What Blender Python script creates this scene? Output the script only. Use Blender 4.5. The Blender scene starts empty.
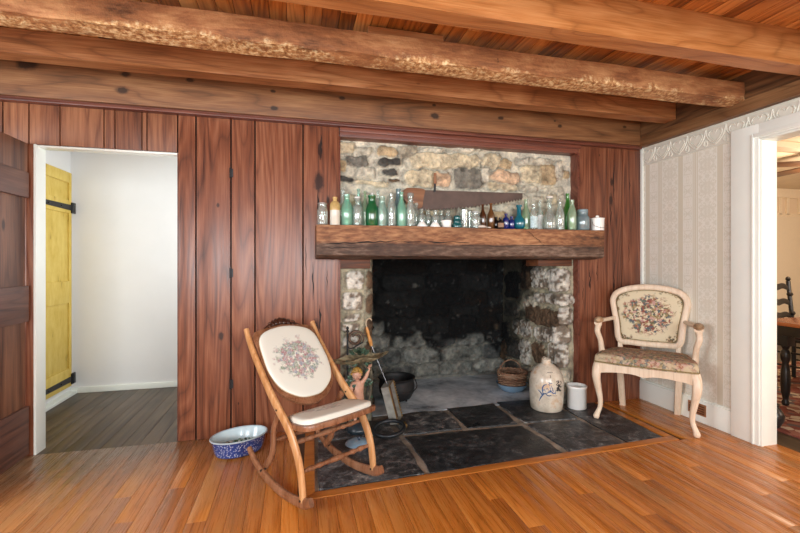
import bpy, bmesh, math, random
import numpy as np
from mathutils import Vector, Matrix, noise
S = bpy.context.scene
COL = S.collection
R = math.radians
PI = math.pi
rnd = random.Random(7)

# ---------------------------------------------------------------- camera
HE = 1.235; FPX = 424.0; YAW = math.atan(106 / 424.0)
cd = bpy.data.cameras.new('camera'); cam = bpy.data.objects.new('camera', cd); COL.objects.link(cam)
cd.sensor_width = 36; cd.lens = FPX / 800 * 36; cd.shift_y = -4.5 / 800; cd.clip_start = 0.02
cam.location = (0, 0, HE); cam.rotation_euler = (PI / 2, 0, -YAW)
S.camera = cam

# ---------------------------------------------------------------- world, light, exposure
W = bpy.data.worlds.new('world'); S.world = W; W.use_nodes = True
W.node_tree.nodes['Background'].inputs[0].default_value = (0.80, 0.88, 1.0, 1)
W.node_tree.nodes['Background'].inputs[1].default_value = 1.0
S.view_settings.view_transform = 'Standard'; S.view_settings.look = 'None'
S.view_settings.gamma = 1; S.view_settings.exposure = 0.50
S.view_settings.use_curve_mapping = False
try:
    S.cycles.use_denoising = True
    S.cycles.max_bounces = 10; S.cycles.diffuse_bounces = 5; S.cycles.glossy_bounces = 3
    S.cycles.transparent_max_bounces = 24; S.cycles.transmission_bounces = 8
    S.cycles.caustics_reflective = False; S.cycles.caustics_refractive = False
    S.cycles.sample_clamp_indirect = 6
except Exception: pass

def area(name, loc, direction, sx, sy, power, col, spread=180):
    l = bpy.data.lights.new(name, 'AREA'); l.shape = 'RECTANGLE'; l.size = sx; l.size_y = sy
    l.energy = power; l.color = col; l.spread = R(spread)
    o = bpy.data.objects.new(name, l); COL.objects.link(o); o.location = loc
    o.rotation_euler = Vector(direction).to_track_quat('-Z', 'Y').to_euler(); return o
# daylight through the two rear windows, the two left windows and the dining room's windows
area('rear_window_light', (-0.9, -2.08, 1.45), (0.05, 1, 0.06), 1.5, 1.3, 75, (0.90, 0.965, 1.0))
area('rear_window_light', (1.5, -2.08, 1.45), (0.0, 1, 0.06), 1.5, 1.3, 75, (0.90, 0.965, 1.0))
area('left_window_light', (-3.08, 0.3, 1.45), (1, 0.3, 0), 1.5, 1.3, 80, (0.90, 0.96, 1.0))
area('ceiling_fill', (0.3, -0.9, 1.0), (0.0, 0.35, 1), 1.6, 1.0, 22, (0.96, 0.98, 1.0))  # added upward fill to brighten ceiling and beams, not a lamp of the room
area('passage_fill', (-0.42, 3.95, 1.5), (-1, 0.12, -0.05), 0.9, 1.1, 10.5, (0.90, 0.95, 1.0))  # added fill hidden behind the doorway wall, no window stands here
area('dining_window_light', (5.4, -0.12, 1.5), (0, 1, 0.05), 2.1, 1.3, 62, (1.0, 0.83, 0.66))

# ---------------------------------------------------------------- pixel helpers: a point of the photo laid on a plane of the room
_s, _c = math.sin(YAW), math.cos(YAW)
def ray(u, v):
    t = (u - 400) / FPX; return (_s + _c * t, _c - _s * t, (262 - v) / FPX)
def atY(u, v, y):
    r = ray(u, v); k = y / r[1]; return Vector((k * r[0], y, HE + k * r[2]))
def atX(u, v, x):
    r = ray(u, v); k = x / r[0]; return Vector((x, k * r[1], HE + k * r[2]))
def atZ(u, v, z=0.0):
    r = ray(u, v); k = (z - HE) / r[2]; return Vector((k * r[0], k * r[1], z))

# ---------------------------------------------------------------- node materials
def hexc(h):
    h = h.lstrip('#'); o = []
    for i in (0, 2, 4):
        c = int(h[i:i + 2], 16) / 255
        o.append(c / 12.92 if c <= 0.04045 else ((c + 0.055) / 1.055) ** 2.4)
    return tuple(o) + (1,)
class NT:
    def __init__(s, name):
        s.m = bpy.data.materials.new(name); s.m.use_nodes = True; s.t = s.m.node_tree
        s.b = s.t.nodes['Principled BSDF']; s.out = s.t.nodes['Material Output']
        s.tc = s.t.nodes.new('ShaderNodeTexCoord'); s.geo = s.t.nodes.new('ShaderNodeNewGeometry')
    def n(s, ty, **kw):
        nd = s.t.nodes.new(ty)
        for k, v in kw.items():
            if k in nd.inputs: s.set(nd.inputs[k], v)
            else: setattr(nd, k, v)
        return nd
    def set(s, inp, v):
        if isinstance(v, bpy.types.NodeSocket): s.t.links.new(v, inp)
        else: inp.default_value = v
    def math(s, op, a, b=0.0, c=0.0, clamp=False):
        nd = s.t.nodes.new('ShaderNodeMath'); nd.operation = op; nd.use_clamp = clamp
        for i, v in enumerate((a, b, c)): s.set(nd.inputs[i], v)
        return nd.outputs[0]
    def vmath(s, op, a, b=(0, 0, 0)):
        nd = s.t.nodes.new('ShaderNodeVectorMath'); nd.operation = op
        s.set(nd.inputs[0], a); s.set(nd.inputs[1], b); return nd.outputs[0]
    def mix(s, f, a, b, mode='MIX'):
        nd = s.t.nodes.new('ShaderNodeMix'); nd.data_type = 'RGBA'; nd.blend_type = mode; nd.clamp_factor = True
        s.set(nd.inputs[0], f); s.set(nd.inputs[6], a); s.set(nd.inputs[7], b); return nd.outputs[2]
    def ramp(s, f, stops, interp='LINEAR'):
        nd = s.t.nodes.new('ShaderNodeValToRGB'); nd.color_ramp.interpolation = interp
        e = nd.color_ramp.elements
        while len(e) > 1: e.remove(e[-1])
        for i, (p, c) in enumerate(stops):
            if isinstance(c, (int, float)): c = (c, c, c, 1)
            if i == 0: e[0].position = p; e[0].color = c
            else: x = e.new(p); x.color = c
        s.set(nd.inputs[0], f); return nd.outputs[0]
    def noise(s, vec, scale, detail=4, rough=0.55, dist=0.0, out=0):
        nd = s.n('ShaderNodeTexNoise'); s.set(nd.inputs['Vector'], vec)
        nd.inputs['Scale'].default_value = scale; nd.inputs['Detail'].default_value = detail
        nd.inputs['Roughness'].default_value = rough; nd.inputs['Distortion'].default_value = dist
        return nd.outputs[out]
    def vor(s, vec, scale, feature='F1', out=0, rand=1.0):
        nd = s.n('ShaderNodeTexVoronoi'); nd.feature = feature; s.set(nd.inputs['Vector'], vec)
        nd.inputs['Scale'].default_value = scale; nd.inputs['Randomness'].default_value = rand
        return nd.outputs[out]
    def sep(s, vec):
        nd = s.n('ShaderNodeSeparateXYZ'); s.set(nd.inputs[0], vec); return nd.outputs
    def comb(s, x, y, z):
        nd = s.n('ShaderNodeCombineXYZ')
        for i, v in enumerate((x, y, z)): s.set(nd.inputs[i], v)
        return nd.outputs[0]
    def bump(s, h, strength=0.3, dist=0.01):
        nd = s.n('ShaderNodeBump'); nd.inputs['Strength'].default_value = strength
        nd.inputs['Distance'].default_value = dist; s.set(nd.inputs['Height'], h)
        s.t.links.new(nd.outputs[0], s.b.inputs['Normal'])
    def fin(s, col=None, rough=0.5, metal=0.0, spec=0.5, **kw):
        if col is not None: s.set(s.b.inputs['Base Color'], col)
        s.set(s.b.inputs['Roughness'], rough); s.b.inputs['Metallic'].default_value = metal
        s.b.inputs['Specular IOR Level'].default_value = spec
        for k, v in kw.items(): s.set(s.b.inputs[k], v)
        return s.m

def wood(name, dark, mid, light, axis='Z', rough=0.45, grain=1.0, knots=0.0, var=0.5, bump=0.25, ringc=0.45, spec=0.4, patch=None, sc=1.0, blotc=0.55, line=0.35, worn=None, kpts=None, stretch=0.08):
    """plain sawn wood: stretched growth rings, fine pores, board to board variation, knots"""
    t = NT(name)
    isl = t.geo.outputs['Random Per Island']
    oi = t.n('ShaderNodeObjectInfo')
    off = t.comb(t.math('MULTIPLY', isl, 37.0), t.math('MULTIPLY', isl, 91.0), t.math('MULTIPLY', oi.outputs['Random'], 53.0))
    p = t.vmath('ADD', t.tc.outputs['Object'], off)
    st = tuple(stretch if k == axis else 1 for k in 'XYZ')
    q = t.vmath('MULTIPLY', p, tuple(a * sc for a in st))
    base = t.noise(q, 3.2, 2, 0.5, 0.2)
    ring = t.math('FRACT', t.math('MULTIPLY', base, 13.0 * grain))
    ring = t.math('ABSOLUTE', t.math('SUBTRACT', ring, 0.5)); ring = t.math('MULTIPLY', ring, 2.0)
    q2 = t.vmath('MULTIPLY', p, tuple((0.35 if a < 0.6 else 1) * sc for a in st))
    fine = t.noise(t.vmath('MULTIPLY', p, tuple((0.3 if a < 0.6 else 9.0) for a in st)), 14, 3, 0.6)
    blot = t.noise(q2, 2.3, 4, 0.6)
    med = t.noise(t.vmath('MULTIPLY', p, tuple((0.12 if a < 0.6 else 3.0) for a in st)), 9, 3, 0.6)
    f = t.math('ADD', 0.5, t.math('MULTIPLY', t.math('SUBTRACT', ring, 0.5), ringc * 0.45))
    f = t.math('ADD', f, t.math('MULTIPLY', t.math('SUBTRACT', fine, 0.5), 0.60))
    f = t.math('ADD', f, t.math('MULTIPLY', t.math('SUBTRACT', med, 0.5), 0.40))
    f = t.math('ADD', f, t.math('MULTIPLY', t.math('SUBTRACT', blot, 0.5), blotc))
    f = t.math('ADD', f, t.math('MULTIPLY', t.math('SUBTRACT', isl, 0.5), var))
    col = t.ramp(f, [(0.14, dark), (0.46, mid), (0.82, light)])
    ln = t.ramp(ring, [(0.0, 1.0), (0.16, 0.0)])
    col = t.mix(t.math('MULTIPLY', ln, line), col, dark)
    if patch:
        pm = t.math('GREATER_THAN', t.noise(q2, patch[1], 5, 0.65), patch[2])
        pm2 = t.ramp(t.noise(q2, patch[1], 5, 0.65), [(patch[2] - 0.05, 0.0), (patch[2] + 0.05, 1.0)])
        col = t.mix(t.math('MULTIPLY', pm2, patch[3]), col, patch[0])
    if knots > 0:
        kv = t.vor(t.vmath('MULTIPLY', p, tuple((0.45 if a < 0.6 else 1.0) for a in st)), 3.0)
        km = t.ramp(kv, [(0.035 * knots, 1.0), (0.075 * knots, 0.0)])
        col = t.mix(t.math('MULTIPLY', km, 0.8), col, tuple(c * 0.25 for c in dark[:3]) + (1,))
    for (kx, ky, kz, kr, el) in (kpts or []):
        ks = tuple((el if k == axis else 1.0) / kr for k in 'XYZ')
        dv = t.vmath('MULTIPLY', t.vmath('SUBTRACT', t.tc.outputs['Object'], (kx, ky, kz)), ks)
        kd = t.n('ShaderNodeVectorMath'); kd.operation = 'LENGTH'; t.set(kd.inputs[0], dv)
        kk = t.math('ADD', kd.outputs['Value'], t.math('MULTIPLY', t.math('SUBTRACT', t.noise(t.tc.outputs['Object'], 25, 3, .6), .5), .8))
        col = t.mix(t.ramp(kk, [(.55, .9), (.75, .45), (1.3, .0)]), col, tuple(c * .35 for c in dark[:3]) + (1,))
    h = t.math('ADD', t.math('MULTIPLY', fine, 0.6), t.math('MULTIPLY', ring, 0.3))
    t.bump(h, bump, 0.004)
    if worn:
        dd = t.n('ShaderNodeVectorMath'); dd.operation = 'LENGTH'; t.set(dd.inputs[0], t.vmath('MULTIPLY', t.vmath('SUBTRACT', t.tc.outputs['Object'], (-1.35, 3.3, 0)), (.8, 1.3, 1)))
        wv = t.math('ADD', dd.outputs['Value'], t.math('MULTIPLY', t.math('SUBTRACT', t.noise(p, 2.5, 5, .7, 1.0), 0.5), 1.1))
        col = t.mix(t.ramp(wv, [(0.35, 0.9), (1.0, 0.0)]), col, worn[0])
        lx = t.sep(t.tc.outputs['Object'])[0]
        pale = t.math('ADD', t.math('MULTIPLY', lx, -0.5), t.math('MULTIPLY', t.math('SUBTRACT', t.noise(t.tc.outputs['Object'], 1.6, 4, .6), 0.5), 1.6))
        col = t.mix(t.math('MULTIPLY', t.ramp(pale, [(0.0, 0.0), (1.0, 1.0)]), 0.55), col, worn[1])
    rr = t.math('ADD', t.math('MULTIPLY', fine, 0.25), rough - 0.12)
    return t.fin(col, rr, 0, spec)

def plain(name, col, rough=0.5, metal=0.0, spec=0.5, nz=0.06, scale=20, bump=0.0):
    t = NT(name); n = t.noise(t.tc.outputs['Object'], scale, 4, 0.6)
    c2 = tuple(max(0, c * (1 - nz * 2)) for c in col[:3]) + (1,); c3 = tuple(min(1, c * (1 + nz)) for c in col[:3]) + (1,)
    if bump: t.bump(n, bump, 0.004)
    return t.fin(t.ramp(n, [(0.3, c2), (0.7, c3)]), rough, metal, spec)

def glass(name, tint, dens=0.5, body=0.25):
    """thin bottle glass: tinted see-through, a little of the glass's own colour, bright reflections on its edges"""
    t = NT(name); N = t.t.nodes; L = t.t.links
    tr = N.new('ShaderNodeBsdfTransparent'); gl = N.new('ShaderNodeBsdfGlossy'); df = N.new('ShaderNodeBsdfTranslucent'); d2 = N.new('ShaderNodeBsdfDiffuse')
    lw = N.new('ShaderNodeLayerWeight'); lw.inputs[0].default_value = 0.35
    deep = tuple(c ** (1 + 2 * dens) for c in tint[:3]) + (1,)
    L.new(t.mix(lw.outputs[1], tint, deep), tr.inputs[0]); df.inputs[0].default_value = tint; d2.inputs[0].default_value = tint
    gl.inputs['Roughness'].default_value = 0.06; gl.inputs[0].default_value = (1, 1, 1, 1)
    a = N.new('ShaderNodeMixShader'); a.inputs[0].default_value = 0.5; L.new(df.outputs[0], a.inputs[1]); L.new(d2.outputs[0], a.inputs[2])
    b = N.new('ShaderNodeMixShader'); b.inputs[0].default_value = body; L.new(tr.outputs[0], b.inputs[1]); L.new(a.outputs[0], b.inputs[2])
    c = N.new('ShaderNodeMixShader'); fr = t.ramp(lw.outputs[0], [(0.0, 0.07), (0.6, 0.28), (1.0, 0.55)])
    L.new(fr, c.inputs[0]); L.new(b.outputs[0], c.inputs[1]); L.new(gl.outputs[0], c.inputs[2])
    L.new(c.outputs[0], t.out.inputs[0]); return t.m

# ---------------------------------------------------------------- mesh helpers
class MB:
    def __init__(s): s.v = []; s.f = []; s.col = None
    def add(s, vs, fs):
        o = len(s.v); s.v += [tuple(x) for x in vs]; s.f += [tuple(i + o for i in f) for f in fs]; return s
    def box(s, a, b, bev=0.0, M=None, taper=None):
        (x0, y0, z0), (x1, y1, z1) = a, b
        if x0 > x1: x0, x1 = x1, x0
        if y0 > y1: y0, y1 = y1, y0
        if z0 > z1: z0, z1 = z1, z0
        if bev <= 0:
            vs = [(x, y, z) for z in (z0, z1) for y in (y0, y1) for x in (x0, x1)]
            fs = [(0, 2, 3, 1), (4, 5, 7, 6), (0, 1, 5, 4), (2, 6, 7, 3), (0, 4, 6, 2), (1, 3, 7, 5)]
            if M: vs = [M @ Vector(v) for v in vs]
            return s.add(vs, fs)
        bm = bmesh.new(); bmesh.ops.create_cube(bm, size=1)
        bmesh.ops.scale(bm, vec=(x1 - x0, y1 - y0, z1 - z0), verts=bm.verts)
        bmesh.ops.translate(bm, vec=((x0 + x1) / 2, (y0 + y1) / 2, (z0 + z1) / 2), verts=bm.verts)
        bev = min(bev, 0.45 * min(x1 - x0, y1 - y0, z1 - z0))
        bmesh.ops.bevel(bm, geom=bm.edges[:], offset=bev, segments=2, affect='EDGES', profile=0.6)
        return s.bm(bm, M)
    def bm(s, bm, M=None):
        bm.verts.index_update(); bm.verts.ensure_lookup_table()
        vs = [v.co.copy() for v in bm.verts]
        if M: vs = [M @ v for v in vs]
        fs = [tuple(v.index for v in f.verts) for f in bm.faces]; bm.free(); return s.add(vs, fs)
    def prism(s, poly, h, M=None, bev=0.0):
        """poly in XY extruded z 0..h"""
        bm = bmesh.new(); vs = [bm.verts.new((p[0], p[1], 0)) for p in poly]; f = bm.faces.new(vs)
        f.normal_update()
        r = bmesh.ops.extrude_face_region(bm, geom=[f])
        bmesh.ops.translate(bm, vec=(0, 0, h), verts=[g for g in r['geom'] if isinstance(g, bmesh.types.BMVert)])
        bmesh.ops.recalc_face_normals(bm, faces=bm.faces[:])
        if bev:
            es = [e for e in bm.edges if abs(e.verts[0].co.z - e.verts[1].co.z) < 1e-6]
            bmesh.ops.bevel(bm, geom=es, offset=bev, segments=2, affect='EDGES', profile=0.6)
        return s.bm(bm, M)
    def lathe(s, prof, n=24, M=None, sx=1, sy=1, caps=True):
        vs = []; fs = []
        for (r, z) in prof:
            for k in range(n):
                a = 2 * PI * k / n; vs.append(Vector((r * math.cos(a) * sx, r * math.sin(a) * sy, z)))
        m = len(prof)
        for i in range(m - 1):
            for k in range(n):
                k2 = (k + 1) % n; fs.append((i * n + k, i * n + k2, (i + 1) * n + k2, (i + 1) * n + k))
        if caps:
            if prof[0][0] > 1e-5: fs.append(tuple(range(n - 1, -1, -1)))
            if prof[-1][0] > 1e-5: fs.append(tuple((m - 1) * n + k for k in range(n)))
        if M: vs = [M @ v for v in vs]
        return s.add(vs, fs)
    def sweep(s, pts, w, t=None, side=None, n=10, p=2.0, closed=False, M=None):
        """tube with (super)elliptic section along pts; w across `side`, t the other way; w,t may be lists"""
        pts = [Vector(q) for q in pts]; m = len(pts)
        ws = w if isinstance(w, (list, tuple)) else [w] * m
        ts = ws if t is None else (t if isinstance(t, (list, tuple)) else [t] * m)
        vs = []; fs = []; prev = None
        for i, q in enumerate(pts):
            if closed: tg = pts[(i + 1) % m] - pts[i - 1]
            else: tg = pts[min(i + 1, m - 1)] - pts[max(i - 1, 0)]
            tg = tg.normalized() if tg.length > 1e-9 else Vector((0, 0, 1))
            if side is not None: sd = Vector(side)
            elif prev is not None: sd = prev
            else: sd = Vector((1, 0, 0)) if abs(tg.x) < 0.9 else Vector((0, 1, 0))
            sd = (sd - tg * sd.dot(tg)); sd = sd.normalized() if sd.length > 1e-6 else tg.orthogonal().normalized()
            prev = sd; up = tg.cross(sd)
            for k in range(n):
                a = 2 * PI * (k + 0.5) / n; ca, sa = math.cos(a), math.sin(a)
                x = math.copysign(abs(ca) ** (2 / p), ca); y = math.copysign(abs(sa) ** (2 / p), sa)
                vs.append(q + sd * (x * ws[i] / 2) + up * (y * ts[i] / 2))
        for i in range(m if closed else m - 1):
            j = (i + 1) % m
            for k in range(n):
                k2 = (k + 1) % n; fs.append((i * n + k, i * n + k2, j * n + k2, j * n + k))
        if not closed: fs.append(tuple(range(n - 1, -1, -1))); fs.append(tuple((m - 1) * n + k for k in range(n)))
        if M: vs = [M @ v for v in vs]
        return s.add(vs, fs)
    def ball(s, c, rx, ry=None, rz=None, n=12, M=None):
        ry = ry or rx; rz = rz or rx
        prof = [(math.sin(PI * i / 8), -math.cos(PI * i / 8)) for i in range(9)]
        T = Matrix.Translation(c) @ Matrix.Diagonal((rx, ry, rz, 1))
        return s.lathe([(max(r, 1e-4), z) for r, z in prof], n, (M @ T) if M else T)
    def build(s, name, mat, parent=None, smooth=40, loc=None, rot=None, weld=False):
        me = bpy.data.meshes.new(name); me.from_pydata([tuple(v) for v in s.v], [], s.f)
        bm = bmesh.new(); bm.from_mesh(me)
        if weld: bmesh.ops.remove_doubles(bm, verts=bm.verts, dist=1e-5)
        bmesh.ops.recalc_face_normals(bm, faces=bm.faces); bm.to_mesh(me); bm.free()
        if smooth:
            me.shade_smooth(); me.set_sharp_from_angle(angle=R(smooth))
        me.materials.append(mat)
        o = bpy.data.objects.new(name, me); COL.objects.link(o)
        if parent: o.parent = parent
        if loc: o.location = loc
        if rot: o.rotation_euler = rot
        return o
def bez(pts, n=6, closed=False):
    """Catmull-Rom through pts"""
    P = [Vector(p) for p in pts]; out = []; m = len(P)
    for i in range(m if closed else m - 1):
        a = P[i - 1] if (i > 0 or closed) else P[0] * 2 - P[1]
        b = P[i]; c = P[(i + 1) % m]; d = P[(i + 2) % m] if (closed or i + 2 < m) else P[-1] * 2 - P[-2]
        for k in range(n):
            t = k / n
            out.append(0.5 * ((2 * b) + (c - a) * t + (2 * a - 5 * b + 4 * c - d) * t * t + (3 * b - a - 3 * c + d) * t ** 3))
    if not closed: out.append(P[-1])
    return out
def lerpl(vals, m):
    """stretch a list of radii to m samples"""
    out = []
    for i in range(m):
        x = i / (m - 1) * (len(vals) - 1); k = min(int(x), len(vals) - 2); out.append(vals[k] + (vals[k + 1] - vals[k]) * (x - k))
    return out
def tag(o, label, cat, group=None, kind=None):
    if label: o['label'] = label
    if cat: o['category'] = cat
    if group: o['group'] = group
    if kind: o['kind'] = kind
    return o
def thing(name, label, cat, loc=(0, 0, 0), rz=0, group=None):
    o = bpy.data.objects.new(name, None); COL.objects.link(o); o.empty_display_size = 0.05
    o.location = loc; o.rotation_euler = (0, 0, rz); return tag(o, label, cat, group)
def struct(o, label=None):
    o['kind'] = 'structure'
    if label: o['label'] = label
    return o

# ---------------------------------------------------------------- rubble masonry
def rubble(name, pos, nrm, x0, x1, z0, z1, stones, mortar, mat, res=0.007, seed=1, rough=1.0, deep=0.028, soot=None):
    """one masonry face: grid over (s,z); each stone raised from the mortar; per-vertex own colour of stone or mortar.
    stones: (cs, cz, half width, half height, angle deg, colour)"""
    nx = int((x1 - x0) / res) + 1; nz = int((z1 - z0) / res) + 1
    xs = np.linspace(x0, x1, nx); zs = np.linspace(z0, z1, nz); Xg, Zg = np.meshgrid(xs, zs)
    rg = np.random.RandomState(seed)
    def vn(fr, sd):
        r2 = np.random.RandomState(sd); gw = int((x1 - x0) * fr) + 3; gh = int((z1 - z0) * fr) + 3
        g = r2.rand(gh, gw); fx = (Xg - x0) * fr; fz = (Zg - z0) * fr
        ix = fx.astype(int); iz = fz.astype(int); tx = fx - ix; tz = fz - iz
        tx = tx * tx * (3 - 2 * tx); tz = tz * tz * (3 - 2 * tz)
        return (g[iz, ix] * (1 - tx) + g[iz, ix + 1] * tx) * (1 - tz) + (g[iz + 1, ix] * (1 - tx) + g[iz + 1, ix + 1] * tx) * tz
    n1 = vn(18, seed + 1) - .5; n2 = vn(18, seed + 2) - .5; n3 = vn(45, seed + 3) - .5; n4 = vn(9, seed + 4) - .5; n5 = vn(90, seed + 5) - .5
    Hh = (n4 * .010 + n1 * .006 + n3 * .004) * rough
    Cc = np.zeros(Xg.shape + (3,)); Cc[:] = np.array(mortar[:3]); Cc *= (1 + n1 * .3 + n3 * .25)[..., None]
    wx = Xg + n1 * .035 + n3 * .012; wz = Zg + n2 * .03 + n3 * .010
    for (cx, cz, hw, hh, ang, c) in stones:
        a = R(ang); dx = wx - cx; dz = wz - cz
        lx = (dx * math.cos(a) + dz * math.sin(a)) / hw; lz = (-dx * math.sin(a) + dz * math.cos(a)) / hh
        d = (np.abs(lx) ** 4 + np.abs(lz) ** 4) ** (1 / 4) + n3 * .10 + n5 * .05
        edge = min(hw, hh); k = np.clip((1.04 - d) * edge / .009, 0, 1); k = k * k * (3 - 2 * k)
        gr = np.exp(-((d - 1.08) * edge / .0045) ** 2); Hh = Hh - gr * .007; Cc = Cc * (1 - .5 * gr * (.5 + n1))[..., None]
        tilt = (rg.rand() - .5) * .5 * np.clip(lx, -1, 1) + (rg.rand() - .5) * .5 * np.clip(lz, -1, 1)
        h = deep * (.45 + rg.rand() * .45 + .25 * tilt) + (n3 * .012 + n1 * .012 + n5 * .006) * rough
        Hh = Hh * (1 - k) + h * k
        if c[3] != 1:
            wm = np.clip((n3 * 1.0 + n5 * .35 + n1 * .9 + c[3] * .5) * 5 + .5, 0, 1)[..., None]
            cc = np.array([.24, .195, .15]) * (1 - wm) + np.array([.50, .475, .42]) * wm
        else: cc = np.array(c[:3])
        cc = cc * (1 + (n1 * .55 + n3 * .55 + n2 * .25)[..., None])
        kk = np.clip(k * 1.5 - .25, 0, 1)[..., None]; Cc = Cc * (1 - kk) + cc * kk
    if soot is not None: Cc = soot(Xg, Zg, Cc, n1, n3, n4)
    vs = []; P = []
    for j in range(nz):
        for i in range(nx):
            p = pos(xs[i], zs[j]); nn = nrm(xs[i], zs[j]); h = Hh[j, i]
            vs.append((p[0] + nn[0] * h, p[1] + nn[1] * h, p[2] + nn[2] * h))
    fs = [(j * nx + i, j * nx + i + 1, (j + 1) * nx + i + 1, (j + 1) * nx + i) for j in range(nz - 1) for i in range(nx - 1)]
    me = bpy.data.meshes.new(name); me.from_pydata(vs, [], fs); me.shade_smooth()
    at = me.color_attributes.new('stone', 'FLOAT_COLOR', 'POINT')
    arr = np.ones((nx * nz, 4)); arr[:, :3] = np.clip(Cc, .003, .95).reshape(-1, 3); at.data.foreach_set('color', arr.ravel())
    me.materials.append(mat); o = bpy.data.objects.new(name, me); COL.objects.link(o); return struct(o)
def stone_mat():
    t = NT('rough fieldstone and lime mortar')
    a = t.n('ShaderNodeAttribute'); a.attribute_name = 'stone'
    n = t.noise(t.tc.outputs['Object'], 60, 6, 0.7); n2 = t.noise(t.tc.outputs['Object'], 14, 5, 0.65)
    f = t.math('ADD', t.math('MULTIPLY', n, 0.7), t.math('MULTIPLY', n2, 0.9))
    col = t.mix(1.0, a.outputs[0], t.ramp(f, [(0.5, (0.45, 0.45, 0.47, 1)), (0.8, (1, 1, 1, 1)), (1.1, (1.35, 1.3, 1.2, 1))]), 'MULTIPLY')
    t.bump(n, 0.7, 0.012); return t.fin(col, 0.9, 0, 0.2)
M = {}
# ================================================================ materials of the room
M['stone'] = stone_mat()
def kp(u, v, r_, el=.6, Y=3.197): p = atY(u, v, Y); return (p.x, p.y, p.z, r_, el)
M['wallplank'] = wood('red brown stained pine panelling', hexc('42231a'), hexc('7a4730'), hexc('9d6a4e'), 'Z', 0.34, 2.0, 0.25, 0.22, 0.15, 0.5, 0.5, line=.32, kpts=[kp(221, 336, .022), kp(319, 182, .045, .5), kp(320, 150, .02, .25), kp(316, 330, .03, .3), kp(218, 205, .012), kp(612, 182, .022, .5), kp(611, 200, .02, .3), kp(590, 285, .012, .4), kp(328, 200, .012, .3), kp(614, 285, .014, .3)])
M['darkplank'] = wood('dark brown old door planks', hexc('4a2a1c'), hexc('855940'), hexc('a87c5d'), 'Z', 0.5, 1.0, 0.8, 0.35, 0.2)
M['darkrail'] = wood('dark brown old door rails', hexc('3b201a'), hexc('694436'), hexc('8b6453'), 'Y', 0.5, 1.0, 0.5, 0.2, 0.2)
M['headplank'] = wood('brown panelling over the doorway', hexc('412116'), hexc('76472f'), hexc('a06c4b'), 'Z', 0.45, 1.1, 0.9, 0.35, 0.2)
M['redtrim'] = wood('dark red brown moulding', hexc('43211a'), hexc('69392b'), hexc('865240'), 'X', 0.4, 0.8, 0, 0.15, 0.1)
M['floor'] = wood('worn orange pine floor', hexc('8c5018'), hexc('c2762f'), hexc('d6924a'), 'Y', 0.28, 1.0, 0.10, 0.13, 0.05, 0.45, 0.5, (hexc('b08a5c'), 0.9, 0.58, 0.4), blotc=.3, line=.28, worn=(hexc('54422f'), hexc('a98663')))
M['floorx'] = wood('orange pine hearth border', hexc('8c5018'), hexc('b56c2a'), hexc('cb8744'), 'X', 0.32, 1.0, 0.0, 0.1, 0.05, 0.3, 0.5, blotc=.3)
M['floorold'] = wood('unvarnished dark worn passage floor', hexc('261f17'), hexc('47392b'), hexc('6e5c48'), 'Y', 0.42, 1.0, 0.1, 0.2, 0.1, 0.35, 0.5, (hexc('80725d'), 1.6, 0.58, 0.4))
M['ceil'] = wood('orange varnished ceiling boards', hexc('6c3a14'), hexc('b06a2e'), hexc('d69352'), 'Y', 0.42, 1.8, 0.3, 0.55, 0.12, line=.4)
def hewn_mat():
    t = NT('rough hewn beam with pale chipped edge'); p = t.tc.outputs['Object']
    q = t.vmath('MULTIPLY', p, (.3, 1, 1)); a = t.noise(q, 7, 6, .7, .4); bb = t.noise(p, 2.2, 3, .6); f = t.noise(t.vmath('MULTIPLY', p, (.12, 1, 1)), 60, 4, .65); sp = t.noise(p, 38, 4, .7)
    v = t.math('ADD', t.math('MULTIPLY', a, .5), t.math('ADD', t.math('MULTIPLY', bb, .35), t.math('MULTIPLY', f, .2)))
    col = t.ramp(v, [(.40, hexc('51301b')), (.51, hexc('8e5b38')), (.60, hexc('b17f54')), (.70, hexc('c79a70'))])
    z = t.sep(p)[2]; y = t.sep(p)[1]
    ed = t.math('ADD', t.math('MULTIPLY', t.math('SUBTRACT', 2.366, z), 14.0), t.math('MULTIPLY', t.math('SUBTRACT', t.noise(t.vmath('MULTIPLY', p, (.5, 1, 1)), 5, 7, .75), .5), 3.6))
    col = t.mix(t.ramp(ed, [(0.0, 0.0), (.45, .85)]), col, t.ramp(sp, [(.38, hexc('7d5130')), (.5, hexc('bd8e5c')), (.62, hexc('e6cb9c'))]))
    wm = t.math('GREATER_THAN', t.noise(p, 16, 5, .75), .70); col = t.mix(t.math('MULTIPLY', t.ramp(t.noise(p, 22, 4, .7), [(.68, 0.0), (.73, 1.0)]), .8), col, hexc('2e1b10'))
    t.bump(t.math('ADD', t.math('MULTIPLY', sp, .6), a), .9, .012); return t.fin(col, .65, 0, .25)
M['beam'] = hewn_mat()
M['beam2'] = wood('planed old beam', hexc('55321a'), hexc('905a33'), hexc('b98457'), 'X', 0.55, 0.9, 0.5, 0.2, 0.4, 0.3, 0.3, blotc=.9, stretch=.2)
M['girder'] = wood('brown knotty board', hexc('4a2f1b'), hexc('7d5333'), hexc('a27850'), 'X', 0.5, 0.9, 1.1, 0.2, 0.2, 0.35, blotc=.8, stretch=.14, kpts=[kp(u_, v_, r_, .6, 3.148) for u_, v_, r_ in ((27, 64, .045), (125, 74, .025), (122, 90, .03), (273, 91, .014), (274, 108, .02), (342, 98, .018), (435, 116, .030), (434, 105, .014), (501, 118, .018), (560, 126, .018), (555, 121, .01), (190, 80, .02), (625, 127, .014))])
M['girdery'] = wood('brown knotty plate over the papered wall', hexc('432a18'), hexc('6f4c2f'), hexc('946d49'), 'Y', 0.5, 0.9, 1.1, 0.3, 0.2, blotc=.9, stretch=.15)
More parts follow.
